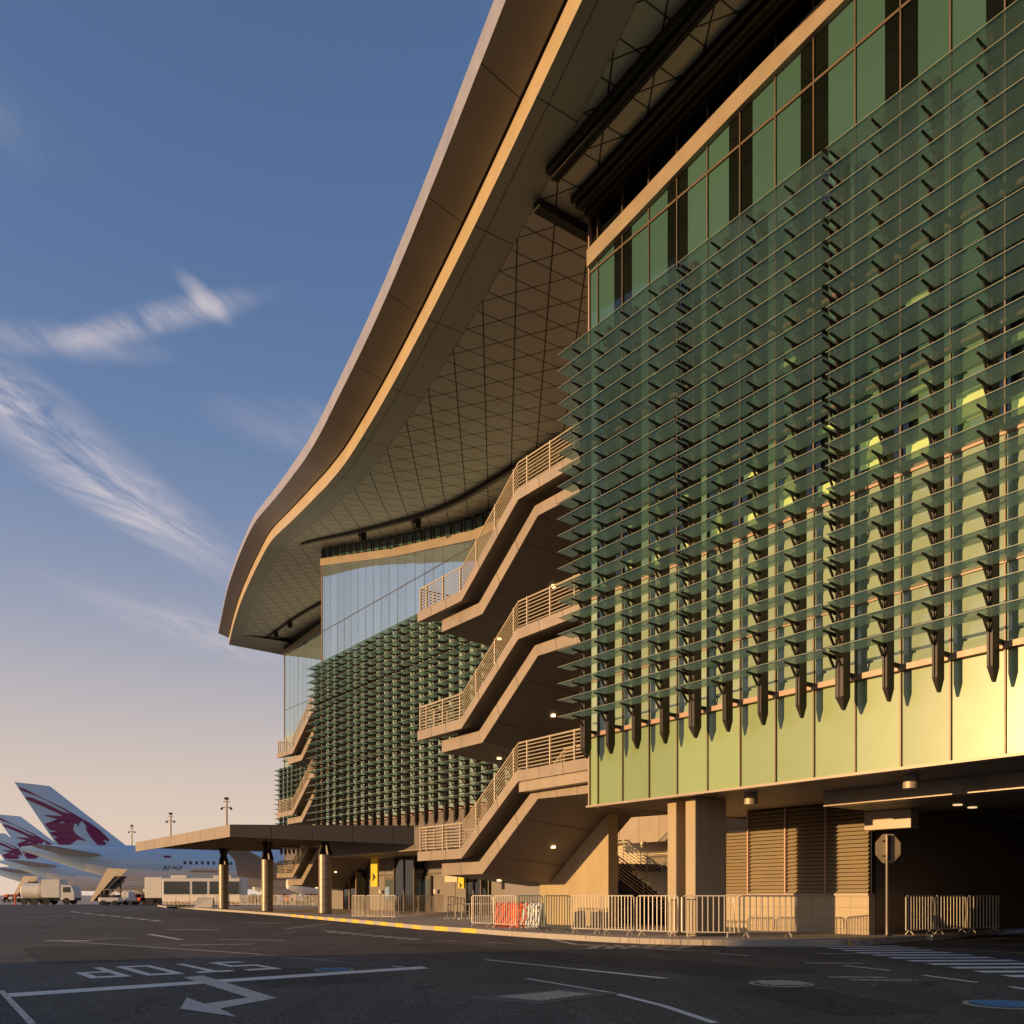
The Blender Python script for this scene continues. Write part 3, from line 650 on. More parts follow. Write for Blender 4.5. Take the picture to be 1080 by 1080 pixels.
# ------------------------------------------------------------------ outside staircases
def staircase(Lh, lab, upper_deep=False, grp='outside staircases'):
    r = thing('outside_staircase', lab, 'staircase', W(27, 17.6, L(Lh)), group=grp)
    rise = 2.42
    prof = [(30.5, Lh), (27.4, Lh), (24.0, Lh+rise), (20.36, Lh+rise)]
    # outer deck
    def low(dz, s1, s2): return [(30.5, Lh-dz), (s1, Lh-dz), (s2, Lh+rise-dz), (20.36, Lh+rise-dz)]
    lo = low(.36, 27.35, 23.9)
    pz = [(20.36, Lh+rise), (24.0, Lh+rise), (27.4, Lh), (30.5, Lh)]
    def ph(s): return interp(s, pz)
    def lz(s): return interp(s, [(a, b_) for a, b_ in reversed(lo)])
    def uz(s): return ph(s)-.08
    SS = [30.5, 29, 27.9, 27.65, 27.4, 27.35, 26.5, 25.5, 24.5, 24.25, 24.0, 23.9, 22, 20.36]
    m = MB(); rings = [[W(s, 17.6, L(ph(s))), W(s, 18.9, L(ph(s))), W(s, 18.9, L(uz(s))), W(s, 17.6, L(lz(s)))] for s in SS]
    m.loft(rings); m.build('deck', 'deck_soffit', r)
    fas = [(0, 1), (1, 2), (2, 3)]
    for i0, i1 in fas:
        a, b_, c, d = prof[i0], prof[i1], lo[i1], lo[i0]
        npn = max(1, round(abs(a[0]-b_[0])/1.2)); LL = lambda u_, v_, t_: (u_[0]+(v_[0]-u_[0])*t_, u_[1]+(v_[1]-u_[1])*t_)
        for q_ in range(npn):
            ta, tb = q_/npn+(.003 if q_ else 0), (q_+1)/npn-(.003 if q_ < npn-1 else 0)
            m = MB(); m.loft([[W(q[0], 17.56, L(q[1])), W(q[0], 17.597, L(q[1])), W(p[0], 17.597, L(p[1])), W(p[0], 17.56, L(p[1]))] for q, p in ((LL(a, b_, ta), LL(d, c, ta)), (LL(a, b_, tb), LL(d, c, tb)))])
            m.build('fascia', 'cladding', r)
    # thicker inner box, its underside sloping down towards the wall
    zt = [(29.4, Lh-.48), (26.85, Lh-.48), (23.55, Lh+1.85), (20.36, Lh+1.80)]; zb = [(29.4, Lh-.92), (26.65, Lh-.92), (23.4, Lh+1.48), (20.36, Lh+1.42)]
    e = .40
    def bz(s): return interp(s, [(a, b_) for a, b_ in reversed(zb)])
    def tz(s): return interp(s, [(a, b_) for a, b_ in reversed(zt)])
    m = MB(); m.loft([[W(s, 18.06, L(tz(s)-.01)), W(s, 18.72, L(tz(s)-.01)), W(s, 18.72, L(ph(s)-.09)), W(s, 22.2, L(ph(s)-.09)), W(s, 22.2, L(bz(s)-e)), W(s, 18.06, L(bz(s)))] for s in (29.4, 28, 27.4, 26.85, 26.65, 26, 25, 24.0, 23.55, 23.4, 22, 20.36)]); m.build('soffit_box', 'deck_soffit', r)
    for i0, i1 in fas:
        a, b_, c, d = zt[i0], zt[i1], zb[i1], zb[i0]
        npn = max(1, round(abs(a[0]-b_[0])/1.2))
        for q_ in range(npn):
            ta, tb = q_/npn+(.003 if q_ else 0), (q_+1)/npn-(.003 if q_ < npn-1 else 0)
            m = MB(); m.loft([[W(q[0], 18.0, L(q[1])), W(q[0], 18.057, L(q[1])), W(p[0], 18.057, L(p[1]-.004)), W(p[0], 18.0, L(p[1]-.004))] for q, p in ((LL(a, b_, ta), LL(d, c, ta)), (LL(a, b_, tb), LL(d, c, tb)))])
            m.build('lower_fascia', 'cladding', r)
        # soffit joints
        nj = max(2, int(abs(a[0]-b_[0])/1.3))
        for k in range(nj):
            t_ = (k+.5)/nj; s = d[0]+(c[0]-d[0])*t_; h = d[1]+(c[1]-d[1])*t_
            mj = MB(); mj.add([W(s-.012, 18.1, L(h-.006)), W(s+.012, 18.1, L(h-.006)), W(s+.012, 22.15, L(h-e-.006)), W(s-.012, 22.15, L(h-e-.006))], [(0, 1, 2, 3)]); mj.build('panel_joint', 'cladding_joint', r)
    if upper_deep:
        m = MB(); m.sbox(20.36, 23.95, 17.64, 17.96, L(Lh+rise-.70), L(Lh+rise-.365)); m.build('landing_beam', 'cladding', r)
    # treads on the flight
    m = MB(); ns = 14
    for k in range(ns):
        s0 = 27.4-3.4*k/ns; s1 = 27.4-3.4*(k+1)/ns; h = Lh+rise*(k+1)/ns
        m.sbox(s1, s0, 17.75, 19.6, L(h-.03), L(h+.02))
    m.build('treads', 'step', r)
    # guard rails
    rail_o = None
    for nm, D_, ends in (('guard_rail', 17.66, True), ('guard_rail', 19.65, False)):
        m = MB(); base = [(30.44, Lh), (27.4, Lh), (24.0, Lh+rise), (20.5, Lh+rise)]
        for j in range(8):
            z = .10+j*.118
            pts = [W(s, D_, L(h+z)) for s, h in base]
            if ends: pts = [W(30.44, 19.6, L(Lh+z))]+pts
            m.tube(pts, .017 if j < 7 else .030, 5)
        o = m.build(nm, 'rail_metal', r)
        if ends:
            for s in (30.42, 29.95, 28.75, 27.55, 26.5, 25.35, 24.25, 23.5, 22.3, 21.1):
                h = interp(27.4-s, [(-3.1, Lh), (0, Lh), (3.4, Lh+rise), (6.9, Lh+rise)])
                if s > 27.4: h = Lh
                if s < 24.0: h = Lh+rise
                mp_ = MB(); mp_.sbox(s-.022, s+.022, D_-.035, D_+.035, L(h-.02), L(h+.96)); mp_.build('post', 'rail_metal', o)
            for D2 in (18.3, 18.9, 19.55):
                mp_ = MB(); mp_.sbox(30.42, 30.47, D2-.03, D2+.03, L(Lh-.02), L(Lh+.96)); mp_.build('post', 'rail_metal', o)
    # downlights in the underside
    for s, D_, in ((28.3, 19.9), (25.1, 20.0), (21.7, 19.8)):
        h = bz(s)-e*(D_-18.06)/4.14
        p = W(s, D_, L(h)); md = MB(); md.cyl(p.x, p.y, p.z-.05, p.z+.03, .085, 14, mi=0); md.build('downlight', 'lamp', r)
    return r
LV = [(1.68, 'lowest'), (6.37, 'middle'), (10.97, 'topmost')]
near_st = []
for h, w in LV:
    near_st.append(staircase(h, '%s of the three bronze staircases with railings beside the near louvres' % w, upper_deep=(h < 2)))
for o, (h, w) in zip(near_st[:3], LV):
    c = copy_tree(o); c.location = o.location+(W(67.3, 26.25)-W(30.5, 17.6)); c['label'] = '%s of the small far staircases at the corner beyond the middle block' % w
# concrete wing wall under the lowest stair
m = MB(); D_ = 21.1
top = [(28.35, .33), (27.7, .33), (24.2, 2.95), (24.2, 2.95)]
vs = [(27.3, KT-EYE), (23.4, KT-EYE), (23.4, 3.0), (26.6, .60), (27.3, .52)]
m.add([W(s, D_, L(h)) for s, h in vs]+[W(s, D_+.45, L(h)) for s, h in vs], [(0, 1, 2, 3, 4), (9, 8, 7, 6, 5), (0, 5, 6, 1), (1, 6, 7, 2), (2, 7, 8, 3), (3, 8, 9, 4), (4, 9, 5, 0)])
tag(m.build('wing_wall', 'wing_concrete'), 'sloping concrete wing wall carrying the lowest near staircase', 'wall')

# ------------------------------------------------------------------ ground floor of the middle block
r = thing('ground_floor_wall', 'grey panelled ground floor wall with glazed doors under the middle block', 'wall', W(45, 31, KT))
sp_ = [33.0+1.6*k for k in range(23)]
for k, s in enumerate(sp_[:-1]):
    for z0, z1 in ((KT, L(1.45)), (L(1.47), L(2.62))):
        m = MB(); m.sbox(s+.01, s+1.59, 31.0+.02*(k % 2), 31.3, z0, z1); m.build('wall_panel', 'grey_wall', r)
m = MB(); m.sbox(33, 68, 30.9, 31.0, L(1.40), L(1.50)); m.build('head_rail', 'door_metal', r)
def pxwall(x, D): Y = F_*D/(CA*(x-540+F_*SA/CA)); return (Y-SA*D)/CA
for x0, x1 in ((407, 419), (443, 455)):
    s0, s1 = pxwall(x0, 30.9), pxwall(x1, 30.9); m = MB(); m.sbox(s1, s0, 30.82, 30.96, KT, L(1.30)); d = m.build('door', 'door_metal', r)
    m = MB(); mid = (s0+s1)/2; m.sbox(s1+.1, mid-.05, 30.79, 30.83, L(-.5), L(1.1)); m.sbox(mid+.05, s0-.1, 30.79, 30.83, L(-.5), L(1.1)); m.build('door_glass', 'glass_sky', d)
for x in (401, 437, 459): 
    s = pxwall(x, 30.8); m = MB(); m.sbox(s-.14, s+.14, 30.74, 30.78, L(.12), L(.38)); m.build('notice', 'white_plastic', r)
for (x0, x1) in ((379, 384),):
    s0, s1 = pxwall(x0, 30.9), pxwall(x1, 30.9); m = MB(); m.sbox(s1, s0, 30.84, 30.9, KT, L(1.2)); m.build('dark_opening', 'black_wall', r)
# dark portals either side (tall black glazed shafts)
for k, (x0, x1) in enumerate(((362, 376), (416, 437))):
    s0, s1 = pxwall(x0, 30.1), pxwall(x1, 30.1); r2 = thing('dark_lobby', ('left' if k == 0 else 'right')+' black glazed lobby standing under the canopy', 'lobby', W((s0+s1)/2, 30.1, KT), group='black lobbies under the canopy')
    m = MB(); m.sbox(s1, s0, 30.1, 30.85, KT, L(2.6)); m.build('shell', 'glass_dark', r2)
    for q in (s0, (s0+s1)/2, s1):
        m = MB(); m.sbox(q-.05, q+.05, 30.04, 30.1, KT, L(2.6)); m.build('frame', 'sill_metal' if k == 0 else 'door_metal', r2)
# yellow gate signs with arrows
def gate_sign(x0, x1, y0, y1, D, lab):
    s0, s1 = pxwall(x0, D), pxwall(x1, D); Y = SA*D+CA*(s0+s1)/2; z0, z1 = L((HY-y1)/F_*Y), L((HY-y0)/F_*Y)
    r = thing('hanging_sign', lab, 'sign', W((s0+s1)/2, D, z0), group='yellow direction signs by the doors')
    m = MB(); m.sbox(s1, s0, D, D+.12, z0, z1); m.build('board', 'sign_yellow', r)
    m = MB(); c = (s0+s1)/2; w = abs(s0-s1)*.28; zc = z0+(z1-z0)*.22
    m.add([W(c+w, D-.01, zc+w*1.2), W(c-w, D-.01, zc), W(c+w, D-.01, zc-w*1.2), W(c+w*.5, D-.01, zc)], [(0, 1, 3), (1, 2, 3)]); m.build('arrow', 'black_paint', r)
    m = MB(); m.tube([W(c, D+.06, z1), W(c, D+.06, L(2.62))], .02, 6); m.build('hanger', 'dark_metal', r)
gate_sign(391, 398, 889, 935, 28.0, 'tall yellow direction sign with black arrow, left of the doors')
gate_sign(483, 489, 923, 937, 27.5, 'short yellow direction sign under the lowest near staircase')
m = MB(); s0, s1 = pxwall(469, 27.6), pxwall(482, 27.6); m.sbox(s1, s0, 27.6, 27.7, L(.75), L(1.15)); tag(m.build('gate_board', 'beige_paint'), 'beige board beside the short yellow sign', 'sign')
# openings right of the doors
r = thing('dark_doorway', 'dark recessed glass doorway under the near stairs', 'door', W(35, 27, KT))
s0, s1 = pxwall(492, 28.3), pxwall(516, 28.3); m = MB(); m.sbox(s1, s0, 28.3, 28.44, KT, L(1.25)); m.build('opening', 'glass_dark', r)
for q in (0, .33, .66, 1): m = MB(); s = s0+(s1-s0)*q; m.sbox(s-.05, s+.05, 28.24, 28.298, KT, L(1.25)); m.build('frame', 'door_metal', r)

# ------------------------------------------------------------------ canopy
c0 = Vector((-16.3, 52.0, 0)); u = W(1, 0); md = W(0, 1)
far = c0+u*22.0; cr = Vector((-4.6, 52.8, 0)); back = Vector((W(52, 30.9).x, W(52, 30.9).y, 0)); back2 = far+md*13
r = thing('entrance_canopy', 'flat bronze canopy with deep fascia on round columns, left of the stairs', 'canopy', (c0.x, c0.y, 4.5))
T0 = 4.08; B0 = 3.37
def slab(pa, pb, ta, tb, ba, bb_, name, ma, th=.12):
    d = (pb-pa).normalized(); n = Vector((-d.y, d.x, 0))*th
    if n.dot(W(50, 30)-pa) < 0: n = -n
    z = Vector((0, 0, 1)); m = MB(); m.hexa([pa+z*L(ba), pb+z*L(bb_), pb+n+z*L(bb_), pa+n+z*L(ba), pa+z*L(ta), pb+z*L(tb), pb+n+z*L(tb), pa+n+z*L(ta)]); return m.build(name, ma, r)
npan = 5
for k in range(npan):
    a, b_ = k/npan, (k+1)/npan; g = .0015
    slab(c0.lerp(cr, a+g), c0.lerp(cr, b_-g), T0, T0, B0-.45*a, B0-.45*b_, 'front_fascia', 'canopy_shade') if 'canopy_shade' in MATS else None
mat('canopy_shade', (.065, .055, .048), .5, .3, .08, 1.0)  # shade on the canopy front, put into its darker colour
for k in range(npan):
    a, b_ = k/npan, (k+1)/npan; g = .0015
    slab(c0.lerp(cr, a+g), c0.lerp(cr, b_-g), T0, T0, B0-.45*a, B0-.45*b_, 'front_fascia', 'canopy_shade')
for k in range(8):
    a, b_ = k/8, (k+1)/8; slab(c0.lerp(far, a+.0008), c0.lerp(far, b_-.0008), T0, T0, B0, B0, 'side_fascia', 'cladding')
m = MB(); m.prism([(p.x, p.y) for p in (c0+Vector((.1, .1, 0)), cr+Vector((0, .1, 0)), back, back2, far+md*.1)], L(T0-.16), L(T0-.03)); m.build('canopy_deck', 'deck_soffit', r)
for k in range(6):
    a = c0.lerp(far, (k+.6)/6.3); b_ = a+md*9.5; m = MB(); m.hexa([a+md*.2+Vector((0, 0, L(3.55))), b_+Vector((0, 0, L(3.55))), b_+u*.18+Vector((0, 0, L(3.55))), a+md*.2+u*.18+Vector((0, 0, L(3.55)))]+[p+Vector((0, 0, L(3.9))) for p in (a+md*.2, b_, b_+u*.18, a+md*.2+u*.18)]); m.build('cross_beam', 'cladding', r)
for k, (x, y) in enumerate(((236, 958.7), (282, 961.2), (343, 964.5))):
    p = G(x, y, KT); w = ('farthest', 'middle', 'nearest')[k]
    if k == 2: p = Vector(((x-540)/F_*53.4, 53.4, KT))
    r2 = thing('canopy_column', '%s of the three round columns under the canopy' % w, 'column', (p.x, p.y, KT), group='round columns of the canopy')
    for j in range(7):
        z0 = KT+.05+j*(2.4+EYE-KT-.05)/7; z1 = z0+(2.4+EYE-KT-.05)/7-.012; m = MB(); m.cyl(p.x, p.y, z0, z1, .385, 28); m.build('drum', 'column_metal' if 'column_metal' in MATS else 'concrete', r2, smooth=True)
    m = MB(); m.cyl(p.x, p.y, KT, L(2.4), .375, 20); m.build('core', 'black_wall', r2)
    for j in range(4):
        t_ = math.pi/4+j*math.pi/2; d = Vector((math.cos(t_), math.sin(t_), 0)); m = MB(); b0 = Vector((p.x, p.y, 0))
        m.tube([b0+d*.36+Vector((0, 0, L(2.38))), b0+d*.17+Vector((0, 0, L(3.1))), b0+d*.38+Vector((0, 0, L(3.93)))], [.13, .10, .14], 6); m.build('bracket', 'dark_metal', r2)
    m = MB(); m.cyl(p.x, p.y, L(2.39), L(3.9), .16, 12); m.build('neck', 'dark_metal', r2)

# ------------------------------------------------------------------ crowd barriers
def barrier_proto(ma, nb=10):
    r = thing('crowd_barrier', 'x', 'barrier', (0, 0, 0)); H = 1.08
    m = MB(); m.tube([(0.02, 0, .14), (.02, 0, H-.04), (.06, 0, H), (.94, 0, H), (.98, 0, H-.04), (.98, 0, .14), (.02, 0, .14)], .019, 6); m.build('frame', ma, r, world=False)
    m = MB()
    for k in range(1, nb): m.tube([(k/nb, 0, .14), (k/nb, 0, H)], .0125, 5)
    m.build('bars', ma, r, world=False)
    for x in (.14, .86):
        m = MB(); m.tube([(x, -.13, .01), (x, -.10, .05), (x, 0, .14), (x, .10, .05), (x, .13, .01)], .016, 5); m.build('foot', ma, r, world=False)
    return r
protoA = barrier_proto('barrier_metal'); protoB = barrier_proto('barrier_green')
used = {id(protoA): 0, id(protoB): 0}
def barrier(a, b_, proto, lab, grp):
    o = proto if not used[id(proto)] else copy_tree(proto); used[id(proto)] = 1
    d = b_-a; o.location = (a.x, a.y, a.z); o.rotation_euler = (0, 0, math.atan2(d.y, d.x)); o.scale = (d.length, 1, 1); o['label'] = lab; o['group'] = grp
    return o
def gp(x, y): return G(x, y, KT)
gA = 'barriers along the kerb'
kb = [(497, 977.3, 'A', 'pale barrier at the left end of the kerb row'), (520, 978.5, 'A', 'pale barrier in front of the orange water barriers'), (545, 980.2, 'B', 'dark green barrier standing by the white plastic barrier'),
      (573, 982.2, 'B', 'dark green barrier in front of the wing wall edge'), (602, 984, 'A', 'pale barrier in front of the sunlit wing wall'), (635, 985.3, 'A', 'pale barrier in front of the inner staircase, wing wall side'),
      (670, 986.6, 'A', 'pale barrier ending at the left flat pillar'), (717, 988.4, 'A', 'pale barrier crossing the right flat pillar'), (777, 989.3, 'A', 'pale barrier at the right end of the kerb row before the louvred wall')]
nodes = [gp(x, y) for x, y, *_ in kb]+[gp(842, 988.2)]
for k, q in enumerate(kb):
    d = (nodes[k+1]-nodes[k]); barrier(nodes[k]+d*.02, nodes[k]+d*.98, protoA if q[2] == 'A' else protoB, q[3], gA)
pr = [gp(955, 986.4), gp(986, 985.4), gp(1020, 984.2), gp(1055, 982.9)]
for k, w in enumerate(('left', 'middle', 'right')): barrier(pr[k], pr[k+1]-(pr[k+1]-pr[k])*.03, protoA, '%s barrier of the row right of the traffic sign' % w, 'barriers by the dark roadway')
pl = [(371, 969.2), (386, 969.5), (402, 969.9), (418.5, 970.4)]
pn = [gp(*p) for p in pl]
for k, w in enumerate(('left', 'middle', 'right')): barrier(pn[k], pn[k+1]-(pn[k+1]-pn[k])*.03, protoA, '%s barrier of the short row beside the nearest canopy column' % w, 'barriers beside the canopy')
pq = [gp(420, 967.5), gp(441, 965.0), gp(456, 963.2), gp(468, 961.8)]
for k, w in enumerate(('near', 'middle', 'far')): barrier(pq[k], pq[k+1]-(pq[k+1]-pq[k])*.03, protoA, '%s barrier of the run going back to the doors' % w, 'barriers by the doors')
xs = [172+k*14.2 for k in range(13)]
for k in range(12):
    barrier(gp(xs[k], 955.2+.1*k), gp(xs[k+1]-.4, 955.2+.1*(k+1)), protoA, 'distant pale barrier in the row behind the canopy columns', 'distant barriers behind the columns')

# ------------------------------------------------------------------ traffic sign
p = gp(935, 987.2)
r = thing('traffic_sign', 'octagonal traffic sign seen from its plain metal back, on a thin pole', 'sign', (p.x, p.y, KT))
m = MB(); m.tube([(p.x, p.y-.03, KT), (p.x, p.y-.03, L(1.62))], .034, 12); m.build('pole', 'sign_back', r, smooth=True)
m = MB(); cz = L(1.25); ring = [(p.x+.05+.335/math.cos(math.pi/8)*math.cos(math.pi/8+k*math.pi/4), 0, cz+.39/math.cos(math.pi/8)*math.sin(math.pi/8+k*math.pi/4)) for k in range(8)]
m.loft([[Vector((a, p.y+.02, c_)) for a, b_, c_ in ring], [Vector((a, p.y+.035, c_)) for a, b_, c_ in ring]]); m.build('octagon_plate', 'sign_back', r)
for z in (cz-.2, cz+.2):
    m = MB(); m.box((p.x-.10, p.y-.008, z-.02), (p.x+.12, p.y+.018, z+.02)); m.build('clamp', 'dark_metal', r)
m = MB(); m.box((p.x+.045, p.y+.0, cz-.34), (p.x+.10, p.y+.018, cz+.34)); m.build('back_channel', 'dark_metal', r)
m = MB(); m.cyl(p.x, p.y-.03, KT, KT+.03, .12, 14); m.build('base_plate', 'dark_metal', r)

# ------------------------------------------------------------------ water filled barriers, low trestles
def jersey(x, y, ma, lab, w=1.05, rz=-.9, tall=.84):
    p = gp(x, y); r = thing('water_barrier', lab, 'barrier', p, rz, 'plastic water filled barriers')
    sec = [(-.24, 0), (.24, 0), (.24, .12), (.13, .42), (.09, tall*.93), (.06, tall), (-.06, tall), (-.09, tall*.93), (-.13, .42), (-.24, .12)]
    m = MB(); m.loft([[Vector((xx, q, z)) for q, z in sec] for xx in (-w/2, -w/2+.03, w/2-.03, w/2)]); m.build('body', ma, r, world=False, bevel=.012)
    for zz in (.44, .64):
        m = MB(); m.box((-w*.38, -.135, zz), (w*.38, -.09, zz+.09)); m.build('rib', ma, r, world=False, bevel=.01)
    m = MB(); m.cyl(0, 0, tall, tall+.03, .05, 12); m.build('filler_cap', 'black_paint', r, world=False)
jersey(536, 977, 'orange_plastic', 'wide orange water barrier behind the pale barriers', .95, -.15); jersey(551, 978, 'orange_plastic', 'narrower orange water barrier turned edge on, right of the wide one', .9, -1.0)
jersey(563, 978.5, 'white_plastic', 'white water barrier beside the orange ones', .8, -.7)
for k, (x, y, lab) in enumerate(((476, 969.5, 'left low trestle stand by the kerb'), (491, 969.8, 'right low trestle stand by the kerb'))):
    p = gp(x, y); r = thing('trestle', lab, 'trestle', p, .2, 'low trestle stands'); m = MB()
    for xx in (-.18, .18): m.tube([(xx, -.02, .05), (xx, 0, .66)], .022, 6)
    m.tube([(-.18, 0, .66), (.18, 0, .66)], .022, 6); m.tube([(-.18, 0, .35), (.18, 0, .35)], .018, 6); m.build('frame', 'barrier_metal', r, world=False)
    for xx in (-.18, .18): m = MB(); m.box((xx-.13, -.15, 0), (xx+.13, .15, .07)); m.build('foot_block', 'white_plastic', r, world=False, bevel=.01)
p, q = gp(466, 969.3), gp(521, 969.6)
m = MB(); m.tube([p+Vector((0, 0, .7)), q+Vector((0, 0, .7))], .02, 6); tag(m.build('barrier_rail', 'barrier_metal'), 'long pale rail lying across the trestle stands', 'rail')
p = gp(473, 961); m = MB(); m.cyl(p.x, p.y, KT, KT+1.0, .09, 12, .08); m.cyl(p.x, p.y, KT+1.0, KT+1.05, .08, 12, .04); tag(m.build('bollard', 'black_paint'), 'black bollard behind the trestle stands', 'bollard')
p = gp(214, 957); m = MB(); m.hexa([(p.x-.8, p.y, KT), (p.x+.8, p.y, KT), (p.x+.8, p.y+.9, KT), (p.x-.8, p.y+.9, KT), (p.x-.5, p.y, KT+.9), (p.x+.9, p.y+.1, KT+.9), (p.x+.9, p.y+.3, KT+.9), (p.x-.5, p.y+.2, KT+.9)]); tag(m.build('concrete_block', 'white_paint'), 'white wedge shaped block by the distant barriers', 'block')

# ------------------------------------------------------------------ road markings (flat paint)
marks = []
def paint(pts, ma, lab, name='road_marking', z=.008, cat='road marking'):
    m = MB(); P = [G(x, y) for x, y in pts]
    tri = tessellate_polygon([[Vector((p.x, p.y, 0)) for p in P]])
    m.add([Vector((p.x, p.y, z)) for p in P], [tuple(t) for t in tri]); o = m.build(name, ma); o['kind'] = 'structure'; return o
def pline(a, b_, w, ma, lab='', z=.008):
    A_, B_ = G(*a), G(*b_); d = (B_-A_).normalized(); n = Vector((-d.y, d.x, 0))*w/2; m = MB()
    k = max(1, int((B_-A_).length/3)); 
    m.quad(*[Vector((p.x, p.y, z)) for p in (A_-n, B_-n, B_+n, A_+n)]); o = m.build('road_line', ma); o['kind'] = 'structure'; return o
paint([(3, 1052.6), (3, 1048.6), (445, 1019.6), (452, 1021.8)], 'road_white', 'stop line')
paint([(193, 1031.4), (214, 1029.4), (291.7, 1053.4), (232, 1064.5), (250, 1073.4), (190, 1064.7), (197, 1052.8), (215, 1059.4), (262, 1052.8)], 'road_worn', 'arrow', z=.010)
LETTERS = {'S': [(0, 0, 1, .14), (.76, .14, 1, .43), (0, .43, 1, .57), (0, .57, .24, .86), (0, .86, 1, 1)], 'T': [(.38, 0, .62, .86), (0, .86, 1, 1)],
           'O': [(0, 0, 1, .14), (0, .14, .24, .86), (.76, .14, 1, .86), (0, .86, 1, 1)], 'P': [(0, 0, .24, 1), (.24, .86, 1, 1), (.76, .54, 1, .86), (.24, .42, 1, .54)]}
m = MB(); pc = G(183, 1022.3)
for k, ch in enumerate('STOP'):
    for a, b_, c_, d in LETTERS[ch]:
        x0 = (k-1.5)*.80-.29
        q = [(x0+.58*X_, (Y_-.5)*2.15) for X_, Y_ in ((a, b_), (c_, b_), (c_, d), (a, d))]
        ca, sa_ = math.cos(A+math.pi), math.sin(A+math.pi)
        m.quad(*[(pc.x+ca*X_-sa_*Y_, pc.y+sa_*X_+ca*Y_, .008) for X_, Y_ in q])
o = m.build('road_lettering', 'road_white'); o['kind'] = 'structure'
pline((50, 992.3), (95, 992.6), .45, 'road_worn'); pline((60, 992.5), (272, 1006.6), .10, 'road_worn'); pline((272, 1006.6), (414, 1019.2), .16, 'road_worn')
pline((275, 1006.8), (340, 1012.3), .10, 'road_worn'); pline((340, 1012.3), (425, 1020.4), .10, 'road_worn')
pline((157, 985.4), (191, 991.4), .22, 'road_worn'); pline((176, 980.3), (232, 981), .5, 'road_faint'); pline((190, 997), (266, 996), .35, 'road_faint'); pline((230, 991), (300, 992), .3, 'road_faint'); pline((95, 990.5), (140, 989.6), .3, 'road_faint')
pline((262, 973.5), (300, 974), .6, 'road_faint'); pline((300, 980), (350, 974), .25, 'road_faint')
for k in range(7):
    t0 = k/7; x0 = 75+70*k/7*1.4; pline((x0, 961.5+1.5*k), (x0+10, 961.5+1.5*k+1.3), .3, 'road_worn')
pline((340, 981), (444, 991), .14, 'road_worn'); pline((336, 983.5), (400, 987), .12, 'road_faint')
for k in range(8): x = 345+12*k; pline((x, 981.3+1.15*k), (x+7, 984.6+1.0*k), .25, 'road_faint')
pline((462, 992), (486, 993), .2, 'road_faint'); pline((510, 994), (540, 995.5), .2, 'road_faint')
pline((512, 1012.5), (610, 1022.6), .13, 'road_worn'); pline((610, 1022.6), (702, 1032.4), .17, 'road_white')
pline((555, 1032.5), (645, 1047.5), .07, 'road_white'); pline((645, 1047.5), (700, 1061.5), .10, 'road_white'); pline((700, 1061.5), (754, 1079.6), .10, 'road_white')
pline((580, 990.3), (606, 996.2), .16, 'road_worn'); pline((606, 996.2), (720, 1002.8), .16, 'road_worn'); pline((720, 1002.8), (760, 1003.4), .16, 'road_faint')
for k in range(6): x = 622+18*k; pline((x, 1001.2-0.1*k), (x+14, 996.8+.3*k), .22, 'road_faint')
pline((751, 1005.2), (790, 1008.4), .11, 'road_worn'); pline((765, 998.6), (875, 999), .22, 'road_worn')
pline((890, 1018.6), (939, 1024), .13, 'road_worn'); pline((974, 1029), (1030, 1036.5), .11, 'road_white'); pline((1065, 1041), (1095, 1046), .11, 'road_white')
pline((950, 998.6), (1080, 1005.6), .16, 'road_yellow'); pline((1000, 994.2), (1090, 998), .16, 'road_yellow')
for (x, y, w) in ((875, 1031, 60), (896, 1034, 70), (850, 1016, 60), (860, 1006, 70)): pline((x, y), (x+w, y+.3), .25, 'road_faint')
for k in range(13):                                               # zebra crossing
    Y = 21.6-k*.80; z = .008; m = MB(); x0, x1 = 7.38, 9.45+.06*k*0
    m.quad((x0+.02*k, Y, z), (x1+.02*k, Y+.12, z), (x1+.02*k, Y+.50, z), (x0+.02*k, Y+.38, z)); o = m.build('zebra_stripe', 'zebra_white'); o['kind'] = 'structure'
# lighter kerb apron in the near left corner
m = MB(); P = [G(-14, 1041), G(2, 1048), G(33, 1082), G(20, 1100), G(-40, 1100)]
m.prism([(p.x, p.y) for p in P], .004, .016); structure(m.build('side_path', 'dark_paving'))
pline((1, 1046.5), (34, 1082), .07, 'road_worn', z=.022)
for kz, (x, y, w, l, rz) in enumerate(((300, 1030, 1.6, 3.2, .6), (700, 1018, 2.2, 5.0, .63), (520, 1003, 1.5, 7.0, .65), (100, 1005, 2.5, 6.0, .55), (870, 1055, 1.2, 2.6, .2))):
    p = G(x, y); c_, s_ = math.cos(rz), math.sin(rz); m = MB(); m.quad(*[(p.x+c_*a*w/2-s_*b_*l/2, p.y+s_*a*w/2+c_*b_*l/2, .0052+.0005*kz) for a, b_ in ((-1, -1), (1, -1), (1, 1), (-1, 1))]); o = m.build('road_patch', 'asphalt_patch'); o['kind'] = 'structure'
